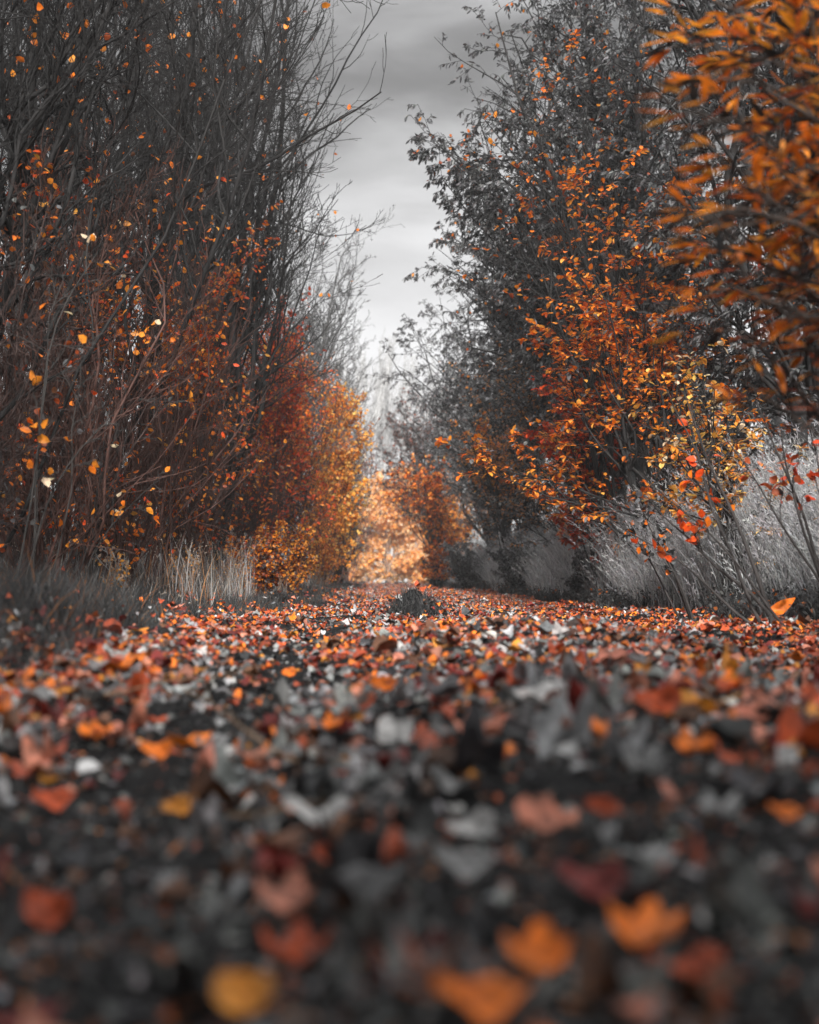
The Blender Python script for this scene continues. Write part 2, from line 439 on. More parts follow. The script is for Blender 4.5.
keep = rg.random(n0) < want / np.maximum(dens_now, .01)
Xr, Yr = Xr[keep], Yr[keep]; n = len(Xr)
edge = np.clip(np.maximum(sstep(-.3, -1.2, Xr), sstep(.9, 2.2, Xr)) * .6 + sstep(2.5, 7, Yr) * .55, 0, 1)
wc = np.stack([mix(.07, .19, edge), mix(.05, .035, edge), mix(.10, .29, edge), mix(.07, .10, edge), mix(.09, .10, edge), mix(.08, .08, edge),
               mix(.13, .07, edge), mix(.17, .06, edge), mix(.18, .07, edge), mix(.10, .07, edge)], -1)
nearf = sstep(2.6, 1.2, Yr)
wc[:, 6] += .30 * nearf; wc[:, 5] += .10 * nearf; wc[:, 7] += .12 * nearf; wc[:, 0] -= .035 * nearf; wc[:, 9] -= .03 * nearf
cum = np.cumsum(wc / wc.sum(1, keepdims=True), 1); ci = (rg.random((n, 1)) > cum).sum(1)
col = CV[ci] * rg.uniform(.5, 1.15, (n, 1)) * np.interp(Yr, [1.0, 1.8, 3], [.75, 1.0, 1.15])[:, None] * rg.uniform(.96, 1.04, (n, 3))  # colour dims towards the viewpoint, standing in for the darker foreground light
size = np.clip(rg.lognormal(math.log(.042), .42, n) * np.interp(Yr, [3, 6], [1.05, .88]), .012, .12)
tilt = np.abs(rg.normal(0, .27, n)); tilt = np.minimum(tilt, 1.2)
tilt = tilt * np.interp(size, [.045, .08], [1, .55])
tdir = rg.normal(0, .9, n)
head = rg.uniform(0, 2 * PI, n)
kdi = rg.choice(5, n, p=[.28, .26, .14, .22, .10])
fx = 390 + Xr / Yr * FPX; fy = 578 + (CZ - H(Xr, Yr)) / Yr * FPX
big = size / Yr * np.where((off[keep] < .5) & (fx > -20) & (fx < 840) & (fy < 1045), 1, 0)
# keep clear of the leaves one can point at
for (px, py, w, h, _, o) in heroes:
    near = (np.abs(fx - px) < w * .4) & (fy > py) & (fy < py + h * 1.1 + 8) & (py > 660)
    big = np.where(near, -1, big)
ok = big >= 0
offk = off[keep][ok]
Xr, Yr, ci, col, size, tilt, tdir, head, kdi, fx, fy, big = [a[ok] for a in (Xr, Yr, ci, col, size, tilt, tdir, head, kdi, fx, fy, big)]
order = np.argsort(-big); NI = 296 - len(heroes)
ind = order[:NI]; rest = order[NI:]
ORD = ['nearest', 'second nearest', 'third nearest', 'fourth nearest', 'fifth nearest', 'sixth nearest', 'seventh nearest', 'eighth nearest', 'ninth nearest', 'tenth nearest']
buckets = {}
for i in ind:
    hh = min(heroes, key=lambda q: (q[0] - fx[i]) ** 2 + (1.6 * (q[1] - fy[i])) ** 2)
    dx, dy = fx[i] - hh[0], 1.6 * (fy[i] - hh[1])
    rel = ('right of' if dx > 0 else 'left of') if abs(dx) > abs(dy) else ('in front of' if dy > 0 else 'behind')
    shp = {'maple': 'lobed', 'oval': 'oval', 'round': 'rounded', 'long': 'narrow'}[KINDS_[kdi[i]]]
    buckets.setdefault((CN[ci[i]], shp, rel, hh[4]), []).append((dx * dx + dy * dy, i))
for (cn, shp, rel, hs), lst in buckets.items():
    lst.sort()
    for q, (_, i) in enumerate(lst):
        lab = f"{cn} {shp} leaf {rel} the {hs}" + ('' if len(lst) == 1 else f", {ORD[min(q, 9)]} such")
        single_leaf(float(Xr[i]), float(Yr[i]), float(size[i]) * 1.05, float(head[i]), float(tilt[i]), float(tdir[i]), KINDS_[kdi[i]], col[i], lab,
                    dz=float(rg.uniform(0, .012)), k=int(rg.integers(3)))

mdx, mdy = ground_at(418, 619); MW, MH = 64 * mdy / FPX, 27 * mdy / FPX
# the rest of the litter as one object
TMPL = []
for kd in KINDS_:
    for q in range(4):
        cu = (rg.uniform(-.9, .9), rg.uniform(-1, 1), rg.uniform(-.7, .7), rg.uniform(0, .08))
        V, Pp = leaf_shape(kd, 15 if kd == 'maple' else 9, 1, rg, cu)
        nn = 16 if kd == 'maple' else 10
        TMPL.append((KINDS_.index(kd), V[:nn], [Pp[0]]))
G = Geo()
rest = np.array(rest); md = np.hypot((Xr[rest] - mdx) / (MW * .5), (Yr[rest] - mdy) / (MW * .8)); rest = rest[(md > .95) | (rg.random(len(rest)) < .22)]
gi = rest; tmi = rg.integers(0, 4, len(gi)) + kdi[gi] * 4
for t_, (_, V, Pp) in enumerate(TMPL):
    s = gi[tmi == t_]
    if not len(s): continue
    m = len(s); ct, st_ = np.cos(tilt[s]), np.sin(tilt[s]); ch, sh = np.cos(head[s]), np.sin(head[s]); cd, sd = np.cos(tdir[s]), np.sin(tdir[s])
    v = np.repeat(V[None], m, 0) * size[s][:, None, None]
    a = head[s] - tdir[s]
    x = v[..., 0] * np.cos(a)[:, None] - v[..., 1] * np.sin(a)[:, None]; y = v[..., 0] * np.sin(a)[:, None] + v[..., 1] * np.cos(a)[:, None]; z = v[..., 2]
    y, z = y * ct[:, None] - z * st_[:, None], y * st_[:, None] + z * ct[:, None]
    x, y = x * cd[:, None] - y * sd[:, None], x * sd[:, None] + y * cd[:, None]
    zz = H(Xr[s], Yr[s]) + offk[s] * rg.uniform(0, .16, m) + .008 + st_ * size[s] * .35 + rg.uniform(0, .015, m)
    dd = np.minimum(np.hypot((Xr[s] - mdx) / (MW * .5), (Yr[s] - mdy) / (MW * .8)), 1); zz = zz + MH * (1 - dd ** 1.33) ** .8
    W_ = np.stack([x + Xr[s][:, None], y + Yr[s][:, None], z + zz[:, None]], -1)
    offs = (np.arange(m) * len(V))[:, None, None]
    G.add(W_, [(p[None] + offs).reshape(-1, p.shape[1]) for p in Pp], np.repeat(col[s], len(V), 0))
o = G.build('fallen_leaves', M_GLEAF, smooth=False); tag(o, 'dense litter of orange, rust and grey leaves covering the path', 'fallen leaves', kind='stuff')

# crumbs of broken leaves, bark and grit between the leaves
r = np.random.default_rng(19); G = Geo(); n = 42000
y = .6 + 9 * r.random(n) ** 1.5; x = -.43 * y - .2 + (.9 * y + .4) * r.random(n); k = (x > -1.5) & (x < 3); x, y = x[k], y[k]; n = len(x)
G.leaves(np.stack([x, y, H(x, y) + .007 + r.uniform(0, .012, n)], -1), r.normal(0, 1, (n, 3)) * np.array([1, 1, .35]), np.array([0, 0, 1.]) + r.normal(0, .5, (n, 3)),
         r.lognormal(math.log(.011), .55, n), r.lognormal(math.log(.007), .5, n), LEAF2,
         pick(r, n, [(5, (.03, .03, .031)), (4, (.08, .08, .08)), (3, (.18, .18, .18)), (1.5, BRN), (1, RUST), (.6, (.28, .28, .28)), (.5, (.5, .16, .03))], .3), r.uniform(-.3, .5, n))
tag(G.build('leaf_litter_crumbs', M_GLEAF), 'dark crumbs of broken leaves and grit between the fallen leaves', 'debris', kind='stuff')

# ------------------------------------------------------------------ grass
def blades(G, x, y, h, w, rng, col, lean=.35, bias=(0, 0), segs=4, z=None):
    n = len(x); z = H(x, y) if z is None else z
    az = rng.uniform(0, 2 * PI, n); lx = np.cos(az) * lean * rng.uniform(.2, 1.3, n) + bias[0]; ly = np.sin(az) * lean * rng.uniform(.2, 1.3, n) + bias[1]
    t = np.linspace(0, 1, segs + 1)
    cx = x[:, None] + lx[:, None] * h[:, None] * t ** 1.9; cy = y[:, None] + ly[:, None] * h[:, None] * t ** 1.9
    cz = z[:, None] + h[:, None] * t * (1 - .18 * t * np.hypot(lx, ly)[:, None] * 1.3)
    wa = rng.uniform(0, PI, n); ww = w[:, None] * (1 - t ** 2 * .92) * .5
    dx = np.cos(wa)[:, None] * ww; dy = np.sin(wa)[:, None] * ww
    A = np.stack([cx - dx, cy - dy, cz], -1); B = np.stack([cx + dx, cy + dy, cz], -1)
    V = np.stack([A, B], 2)
    I = np.arange(n * (segs + 1) * 2).reshape(n, segs + 1, 2)
    q = np.stack([I[:, :-1, 0], I[:, :-1, 1], I[:, 1:, 1], I[:, 1:, 0]], -1).reshape(-1, 4)
    G.add(V, [q], np.repeat(np.broadcast_to(col, (n, 3)), (segs + 1) * 2, axis=0))
    return np.stack([cx[:, -1], cy[:, -1], cz[:, -1]], -1), nrm(np.stack([cx[:, -1] - cx[:, -2], cy[:, -1] - cy[:, -2], cz[:, -1] - cz[:, -2]], -1))

def plumes(G, tip, d, rng, col, size=.10, n=9):
    m = len(tip); idx = np.repeat(np.arange(m), n); f = rng.random(m * n)
    pos = tip[idx] - d[idx] * (f * size)[:, None]
    ax = nrm(d[idx] + rng.normal(0, .5, (m * n, 3)))
    G.leaves(pos, ax, rng.normal(0, 1, (m * n, 3)), rng.uniform(.012, .028, m * n) * size / .1, rng.uniform(.003, .006, m * n), LEAF2, np.broadcast_to(col[idx] if np.ndim(col) == 2 else col, (m * n, 3)))

def scatter(rng, n, x0, x1, y0, y1, p=1.5):
    y = y0 + (y1 - y0) * rng.random(n) ** p
    a = x0(y) if callable(x0) else x0; b = x1(y) if callable(x1) else x1
    return a + (b - a) * rng.random(n), y

r = np.random.default_rng(21)
G = Geo()   # short dark grass of the left verge
x, y = scatter(r, 70000, lambda y: -2.3 - .1 * np.sin(y * 1.1), lambda y: -1.0 - .08 * np.sin(y * 1.1) - np.clip(y - 3, 0, 5) * .03 + np.clip(y - 8, 0, 12) * .03, 2.6, 45, 1.5)
h = r.uniform(.10, .33, len(x)) * np.interp(y, [2.6, 9], [1.3, .8]) * np.interp(x, [-2.2, -1.3, -1.05], [1.3, 1.0, .5]) * (.75 + .35 * np.sin(x * 7 + y * 3) * np.sin(y * 2.3))
blades(G, x, y, h, r.uniform(.0025, .005, len(x)) * (1 + y / 22), r, pick(r, len(x), [(5, (.05, .051, .051)), (3, (.09, .09, .09)), (2, (.02, .02, .02)), (.6, (.16, .155, .15)), (.4, (.3, .12, .04))]), lean=.7, segs=3)
x, y = scatter(r, 16000, -3.6, -1.9, 3.5, 30, 1.3)
blades(G, x, y, r.uniform(.1, .4, len(x)), r.uniform(.003, .006, len(x)) * (1 + y / 22), r, pick(r, len(x), [(5, (.05, .052, .052)), (3, (.10, .10, .10)), (1, (.2, .08, .03))]), lean=.6, segs=3)
tag(G.build('grass', M_GRASS), 'short dark grey grass of the verge on the left of the path', 'grass', kind='stuff')

G = Geo()   # pale dry grass behind the left verge
x, y = scatter(r, 15000, -3.0, -1.4, 8.5, 40, 1.2)
kk = r.random(len(x)) < (.25 + .75 * (np.sin(y * 1.9 + x) * np.sin(x * 3.7 + y * .8) > -.1)) * np.interp(y, [8.5, 12], [.3, 1]); x, y = x[kk], y[kk]
h = r.uniform(.12, .7, len(x)) ** 1.1 * np.interp(y, [8, 14, 30], [.7, 1.1, 1.2]) * (.85 + .35 * np.sin(x * 5 + y * 2.1))
tip, d = blades(G, x, y, h, r.uniform(.003, .005, len(x)) * (1 + y / 25), r, pick(r, len(x), [(5, (.34, .33, .32)), (2, (.5, .48, .46)), (2, (.42, .20, .08)), (2, (.12, .12, .12))]), lean=.35)
plumes(G, tip[::3], d[::3], r, (.42, .36, .30), .09, 7)
tag(G.build('dry_grass', M_GRASS), 'pale dry grass standing behind the short grass on the left', 'dry grass', kind='stuff')

G = Geo()   # tall grey grass of the right bank
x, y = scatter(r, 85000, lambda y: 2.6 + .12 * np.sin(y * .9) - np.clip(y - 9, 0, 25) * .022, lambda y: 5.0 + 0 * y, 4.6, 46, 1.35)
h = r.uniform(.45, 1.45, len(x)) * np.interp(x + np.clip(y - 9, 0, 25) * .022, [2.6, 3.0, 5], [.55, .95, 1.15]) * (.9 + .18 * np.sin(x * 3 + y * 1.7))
tip, d = blades(G, x, y, h, r.uniform(.003, .005, len(x)) * (1 + y / 22), r, np.interp(y, [9, 22], [1, 2.2])[:, None] * pick(r, len(x), [(5, (.26, .263, .266)), (4, (.17, .173, .176)), (3, (.38, .38, .385)), (3, (.07, .07, .07))]), lean=.5, bias=(-.10, 0))  # blade colour lightened with distance to offset the shade on the bank
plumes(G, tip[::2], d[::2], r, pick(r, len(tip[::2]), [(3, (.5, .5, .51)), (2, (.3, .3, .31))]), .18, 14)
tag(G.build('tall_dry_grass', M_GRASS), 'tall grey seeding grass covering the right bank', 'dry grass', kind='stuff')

G = Geo()   # dark undergrowth at the foot of the right bank
x, y = scatter(r, 34000, lambda y: 2.45 + .15 * np.sin(y * 1.3) - np.clip(y - 9, 0, 25) * .022, lambda y: 3.1 - np.clip(y - 9, 0, 25) * .022, 4.5, 46, 1.4)
tip, d = blades(G, x, y, r.uniform(.05, .24, len(x)), r.uniform(.004, .009, len(x)) * (1 + y / 25), r, pick(r, len(x), [(5, (.03, .031, .032)), (3, (.07, .07, .07)), (1, (.14, .14, .14))]), lean=.8, segs=3)
m = len(tip[::2]); G.leaves(tip[::2], r.normal(0, 1, (m, 3)), np.array([0, 0, 1.]) + r.normal(0, .5, (m, 3)), r.uniform(.02, .05, m), r.uniform(.012, .03, m), LEAF2, pick(r, m, [(5, (.035, .036, .037)), (3, (.08, .08, .08)), (.6, (.4, .12, .03))]))
tag(G.build('undergrowth', M_GRASS), 'dark low undergrowth at the foot of the right bank', 'undergrowth', kind='stuff')

# ------------------------------------------------------------------ trees
BK_D = (.022, .021, .021); BK_M = (.085, .083, .082); BK_R = (.085, .045, .037); BK_L = (.20, .20, .20)

def clump(p, sc=1.0):
    x, y, z = (p * sc).T
    n = (np.sin(2.1 * x + 1.3 * y + 3.1 * z) + np.sin(-1.7 * x + 2.9 * y + 2.3 * z + 1.1) + np.sin(4.7 * x - 3.9 * z + 2.1 * y + .5) * .8
         + np.sin(7.3 * x + 6.1 * z - 5.2 * y) * .6 + np.sin(11 * z - 9 * x + 8 * y + 2) * .5)
    return np.clip(.5 + n * .33, 0, 1)

def leaf_cloud(G, pts, R, n, rng, L, W, pal, t0=.15, droop=.0, spread=.9, T=LEAF2, bias=(0, 0, 0), flat=0.0, curl=.15, frac=1.0):
    idx, t, p, d, r_ = along(pts, R, n, rng, t0, 1.0)
    pr = frac * (2.6 * clump(p) ** 2.3 if frac < .45 else .35 + 1.15 * clump(p))
    k = rng.random(len(p)) < pr; p, d = p[k], d[k]
    m = len(p)
    q = rng.normal(0, 1, (m, 3)) * np.array([1, 1, 1 - flat]); q = nrm(q - d * np.sum(q * d, -1, keepdims=True))
    ax = d * (1 - spread * .5) + q * spread + np.array([0, 0, -droop]) + np.array(bias)
    no = np.array([0, 0, 1.]) * (.4 + flat * 2) + rng.normal(0, .6 * (1 - flat * .7), (m, 3))
    G.leaves(p + q * .004, ax, no, rng.uniform(.7, 1.2, m) * L, rng.uniform(.75, 1.15, m) * W, T, pick(rng, m, pal), rng.uniform(-.05, curl * 2, m))

def woody(name, label, cat, loc, seed, stems, limbs, lv, bark, leafs=None, group=None, rz=0, trunk_name='trunk', mat_leaf=None, bark_tw=None, tipR=.0022, low=.25, stem_wander=.02):
    """stems: list of (base, top, radius, lift); limbs: (count, [targets] or callable, lift); lv: list of (n, ang, lr, k, wander, up, sides, planar)"""
    rng = np.random.default_rng(seed)
    root = thing(name, label, cat, loc, rz, group)
    loc = np.array(loc, float)
    T = Geo(); B = Geo()
    S = np.array([s[0] for s in stems], float); E = np.array([s[1] for s in stems], float)
    lift = stems[0][3]
    sp = arcs(S, E, 10, rng, lift, stem_wander); sr = taper([s[2] for s in stems], 10, .3, .8)
    sr[:, 0] *= 1.35
    T.tubes(sp, sr, 8, bark)
    cnt, tg, llift, lt0 = limbs
    if cnt:
        if callable(tg): TG = tg(rng, cnt)
        else:
            TG = np.array(tg, float)
        # start on the stem, below the target
        best = []
        for q in TG:
            dd = np.linalg.norm(sp[:, -1] - q, axis=1); j = int(rng.choice(len(sp), p=(1 / dd ** 2) / (1 / dd ** 2).sum()))
            zt = sp[j, :, 2]; want_z = q[2] * rng.uniform(.2, .7); f = int(np.clip(np.argmin(np.abs(zt - want_z)), lt0, 9)); best.append((j, f))
        LS = np.array([sp[j, f] for j, f in best]); LR = np.array([sr[j, f] for j, f in best])
        lp = arcs(LS, TG, 9, rng, llift, .05)
        lr_ = taper(np.minimum(LR * .75, .004 + lengths(lp) * .009), 9, .15)
        T.tubes(lp, lr_, 6, bark)
        lp2 = np.concatenate([lp]); lr2 = lr_
    else:
        lp2, lr2 = None, None
    parents = []
    if lp2 is not None: parents.append((lp2, lr2))
    st_k = np.linspace(4, 10, 10)
    # tops of the stems carry branches as well
    parents.append((sp[:, :], sr[:, :]) if low < .2 else (sp[:, 3:], sr[:, 3:]))
    finals = []
    for (pp, rr) in parents:
        for li, (n, ang, lr, k, wan, up, sides, plan) in enumerate(lv):
            p, D, L, r0 = kids(pp, rr, n, rng, ang=ang, lr=lr, t0=.12 if li else low, planar=plan)
            keep_ = L > .012
            p, D, L, r0 = p[keep_], D[keep_], L[keep_], r0[keep_]
            pts = grow(p, D, L, k, rng, wan, up)
            r1 = np.clip(r0 * .6, tipR * 1.2, .006 + L * .012)
            rad = np.maximum(taper(r1, k, .3), tipR)
            B.tubes(pts, rad, sides, bark_tw if bark_tw is not None else bark)
            pp, rr = pts, rad
        finals.append((pp, rr))
    T.build(trunk_name, M_BARK, root, smooth=True)
    B.build('crown', M_BARK, root)
    if leafs:
        G = Geo()
        for (fp, fr) in finals:
            for lf in leafs: leaf_cloud(G, fp, fr, rng=rng, **lf)
        G.build('foliage', mat_leaf or M_LEAF, root)
    return root

def fan(rng, n, base, lean, hmin, hmax, spread):
    """targets of a vase shaped bare tree"""
    z = hmin + (hmax - hmin) * rng.random(n) ** .9; a = rng.normal(0, 1.5, n); rr = spread * (.3 + .7 * np.sqrt(rng.random(n))) * (z / hmax) ** .7
    return np.stack([base[0] + np.cos(a) * rr + lean[0] * z, base[1] + np.sin(a) * rr + lean[1] * z, z], -1)

def loc_of(X, Y): return (X, Y, float(H(X, Y)) - .05)
def rel(pts, loc): return [np.array(p) - np.array(loc) for p in pts]

LFEW = dict(n=3, L=.06, W=.045, pal=[(3, OR2), (2, OR1), (1, RUST), (1, BRN)], frac=.02)
# --- tall bare trees, left
def bare_tree(X, Y, seed, label, hgt=10.5, lean=(.22, 0), ns=6, nl=34, extra=None, spread=2.6, twigs=(8, 7), leafs=None, bark=BK_D, rad=.055, group='bare trees on the left side'):
    rng = np.random.default_rng(seed)
    loc = loc_of(X, Y)
    stems = []
    for i in range(ns):
        a = rng.uniform(0, 2 * PI); b = np.array([math.cos(a) * .28, math.sin(a) * .35, 0])
        hh = hgt * rng.uniform(.6, .95)
        e = np.array([b[0] * 2.2 + lean[0] * hh + rng.normal(0, .7), b[1] * 2.5 + lean[1] * hh + rng.normal(0, .5), hh])
        stems.append((b, e, rad * (1.35 if i < 2 else rng.uniform(.35, .8)), -.06))
    if extra:
        tg = rel([P(q[0] - 20, q[1], q[2]) for q in extra], loc)
        def targets(rg_, n):
            return np.vstack([np.array(tg), fan(rg_, n - len(tg), (0, 0), lean, hgt * .35, hgt, spread)])
    else:
        def targets(rg_, n): return fan(rg_, n, (0, 0), lean, hgt * .3, hgt, spread)
    return woody('bare_tree', label, 'tree', loc, seed, stems, (nl, targets, -.12, 0),
                 [(twigs[0], .65, .42, 8, .15, .45, 4, 0), (twigs[1], .65, .48, 6, .15, .3, 3, 0), (2, .6, .5, 4, .14, .2, 3, 0)], bark, leafs, group, tipR=.0018 + Y * .00009)

B1 = bare_tree(-2.75, 18, 101, 'tallest bare tree fanning out over the path, its stems meeting beside the red shrubs', 11.5, (.03, 0), 7, 62,
          extra=[(292, 20, 18), (312, 70, 18), (322, 120, 18.5), (334, 158, 18), (322, 195, 17.5), (318, 222, 19), (305, 245, 18), (318, 100, 17.5), (292, 40, 18.5), (300, 180, 18.2), (315, 140, 17.6), (280, 120, 18), (270, -30, 18), (290, -10, 17.5), (250, -60, 18), (290, 90, 18), (300, 150, 17.5), (280, 200, 18)], spread=1.7,
          leafs=[dict(LFEW, frac=.012)])
B2 = bare_tree(-3.1, 12, 102, 'dark many-stemmed bare tree near the left edge with a few orange leaves', 9.5, (.05, .03), 7, 42,
          extra=[(270, 0, 12.5), (250, -40, 12), (220, 20, 12), (300, 30, 13)], spread=1.9, leafs=[LFEW])
B3 = bare_tree(-2.9, 8.2, 103, 'nearest dark bare tree, cut by the left edge of the picture', 7.5, (.10, .02), 6, 44, spread=1.9, leafs=[dict(LFEW, frac=.02)], rad=.04)
B4 = dup(B2, loc_of(-4.3, 15.5), .4, 1.15, 'dark bare tree standing behind the nearest ones at the left edge', 'bare trees on the left side')
B5 = dup(B1, loc_of(-3.9, 23), -.3, 1.0, 'slim bare tree behind the tallest one', 'bare trees on the left side', .9)
B6 = bare_tree(-3.0, 29, 104, 'fine-twigged grey tree behind the bright red shrub', 9.0, (.10, 0), 6, 34,
          extra=[(325, 262, 29), (335, 290, 29), (318, 245, 29.5), (345, 312, 29)], spread=1.7, bark=(.10, .10, .10), rad=.045,
          leafs=[dict(n=4, L=.05, W=.03, pal=[(3, GRY), (2, GRYL)], frac=.25)])
B7 = dup(B6, loc_of(-2.9, 40), .5, 1.0, 'grey bare tree where the left side meets the pale far trees', 'bare trees on the left side')
B8 = dup(B3, loc_of(-4.4, 11), 2.6, 1.3, 'black bare tree in the depth of the thicket at the left edge', 'bare trees on the left side')

# --- red and orange shrubs, left
def shrub(name, X, Y, seed, label, h, w, pal, frac, nst=14, bark=BK_R, lsize=.05, lw=.036, lean=(.05, 0), twigs=(12, 7), group='red and orange shrubs on the left', leafn=5, up=.6, cat='shrub', ml=None):
    rng = np.random.default_rng(seed)
    loc = loc_of(X, Y); stems = []
    for i in range(nst):
        a = rng.uniform(0, 2 * PI); q = rng.uniform(.25, 1)
        b = np.array([math.cos(a) * .25 * w * q, math.sin(a) * .25 * w * q, 0]); hh = h * rng.uniform(.55, .97)
        e = np.array([math.cos(a) * w * q + lean[0] * hh, math.sin(a) * w * q, hh])
        stems.append((b, e, .008 + h * .0022 * rng.uniform(.4, .95), .12))
    return woody(name, label, cat, loc, seed, stems, (0, None, 0, 1),
                 [(twigs[0], .5, .42, 6, .12, up, 4, 0), (twigs[1], .6, .5, 5, .14, up * .4, 3, 0)], bark,
                 [dict(n=leafn, L=lsize, W=lw, pal=pal, frac=frac, droop=.3)], group, trunk_name='stem', tipR=.0016 + Y * .0001, low=.04, mat_leaf=ml, stem_wander=.06)

PAL_RO = [(4, OR2), (3, OR1), (3, RED2), (2, RUST), (1, OR3), (1, BRN)]
PAL_O = [(5, OR1), (3, OR2), (3, OR3), (1, YEL)]
PAL_R = [(5, RED2), (3, RED), (2, OR2)]
shrub('red_twigged_shrub', -2.35, 8.6, 201, 'red-twigged shrub with scattered orange leaves, first one from the left edge', 3.6, .75, PAL_RO, .10, lsize=.05, nst=16)
S2 = shrub('red_twigged_shrub', -2.4, 11.6, 202, 'wide red-twigged shrub below the dark many-stemmed tree, with orange leaves', 4.1, .85, PAL_RO, .16, nst=18, lsize=.06)
shrub('red_twigged_shrub', -2.4, 15, 203, 'dense brownish red shrub behind the pale dry grass', 4.3, .8, PAL_RO, .42, nst=18, lsize=.065)
shrub('red_twigged_shrub', -2.35, 19, 204, 'brown-red shrub at the foot of the tallest bare tree', 4.5, .8, PAL_RO, .5, lsize=.078)
shrub('red_leaved_shrub', -2.25, 23.5, 205, 'shrub topped by the brightest red leaves on the left', 5.4, .65, PAL_R, .75, lsize=.085, lw=.06)
shrub('red_leaved_shrub', -2.15, 27, 206, 'reddish orange shrub left of the golden column-shaped tree', 4.8, .6, [(4, OR2), (2, RED2), (4, OR1), (1, OR3)], .8, lsize=.08)
shrub('golden_tree', -1.45, 31, 207, 'slender golden orange tree shaped like a column on the left', 4.6, .36, [(5, OR1), (6, OR3), (4, YEL)], .95, nst=12, lsize=.09, lw=.072, leafn=9, cat='tree')
shrub('green_grey_shrub', -1.55, 35, 208, 'speckled grey and cream shrub just behind the golden tree', 4.0, .5, [(4, GRY), (4, CRM), (3, GRYL), (3, OR3)], .7, lsize=.075, lw=.055, nst=12, bark=BK_M)
shrub('brown_shrub', -1.45, 42, 209, 'brown shrub with thin orange leaves at the left side of the tunnel mouth', 5.2, .7, [(3, RUST), (2, OR2), (2, GRY)], .35, nst=12, bark=(.12, .07, .06))
shrub('brown_shrub', -3.2, 33, 210, 'tall dull red shrub between the grey tree and the golden tree', 6.5, .9, [(3, RUST), (3, RED), (2, GRY)], .22, nst=14, bark=(.11, .06, .055))
shrub('orange_bush', -1.75, 21, 211, 'knee-high orange-brown bush in the dry grass', .95, .5, [(4, OR1), (3, OR3), (3, RUST), (2, GRY)], .5, nst=12, lsize=.04)
shrub('orange_bush', -1.7, 25, 212, 'low orange bush in front of the golden tree', 1.5, .6, [(4, OR1), (4, OR3), (2, RUST), (2, YEL)], .8, nst=14, lsize=.045)
shrub('orange_bush', -1.65, 29, 213, 'low golden bush beside the path below the golden tree', 1.7, .55, PAL_O, .9, nst=14, lsize=.05)
shrub('dark_bush', -1.5, 34, 214, 'small dark bush closing the left verge at the tunnel mouth', 1.0, .4, [(4, GRYD), (3, GRY), (1, OR2)], .9, nst=12, lsize=.05, bark=BK_D)

BR = [(3, GRY), (3, RUST), (2, OR2), (2, BRN)]
for q, (X_, Y_, lab) in enumerate([(-3.0, 7.6, 'low dark thicket at the left edge of the picture'), (-2.9, 10.3, 'low dark thicket under the wide red-twigged shrub'),
        (-3.0, 13.6, 'low thicket with rusty leaves behind the brownish red shrub'), (-2.9, 17.2, 'low thicket at the foot of the tallest bare tree'),
        (-2.8, 21.5, 'low thicket below the brightest red leaves'), (-2.6, 26.0, 'low thicket filling in below the reddish orange shrub')]):
    shrub('thicket', X_, Y_, 230 + q, lab, 2.6, 1.1, BR, .08 + .06 * q, nst=16, bark=(.06, .04, .036), lsize=.05, lean=(.04, 0), group='low thickets under the left trees', up=.1)

# --- right: grey-leaved trees
PAL_G = [(5, (.07, .071, .073)), (5, (.13, .131, .134)), (2, (.24, .24, .245)), (1, (.05, .04, .04))]
def grey_tree(X, Y, seed, label, hgt, crown, nl, extra=None, lean=(-.06, 0), rad=.09, frac=1.0, pal=PAL_G, ln=7, L=.085, W=.026, add=None, ns=2, group='grey-leaved trees on the right side', tw=(9, 6)):
    rng = np.random.default_rng(seed); loc = loc_of(X, Y); stems = []
    for i in range(ns):
        b = np.array([rng.normal(0, .15), rng.normal(0, .2), 0]); hh = hgt * rng.uniform(.75, .95)
        stems.append((b, np.array([lean[0] * hh + rng.normal(0, .25) + (.35 * i), rng.normal(0, .3), hh]), rad * (1 if i == 0 else .6), .0))
    tg = rel([P(*q) for q in extra], loc) if extra else []
    (cx, cy, cz), (rx, ry, rz_) = crown
    def targets(rg_, n):
        d = nrm(rg_.normal(0, 1, (n, 3))) * (rg_.random((n, 1)) ** .33)
        q = d * np.array([rx, ry, rz_]) + np.array([cx, cy, cz])
        return np.vstack([np.array(tg).reshape(-1, 3), q])
    lf = [dict(n=ln + 3, L=L, W=W * 1.15, pal=pal, frac=frac, droop=.75, spread=.7)]
    if add: lf += add
    return woody('leafy_tree', label, 'tree', loc, seed, stems, (nl, targets, .08, 2),
                 [(tw[0], .75, .30, 5, .10, -.05, 4, .5), (tw[1], .8, .45, 4, .12, -.45, 3, .3)], BK_D, lf, group, tipR=.0018 + Y * .00008)

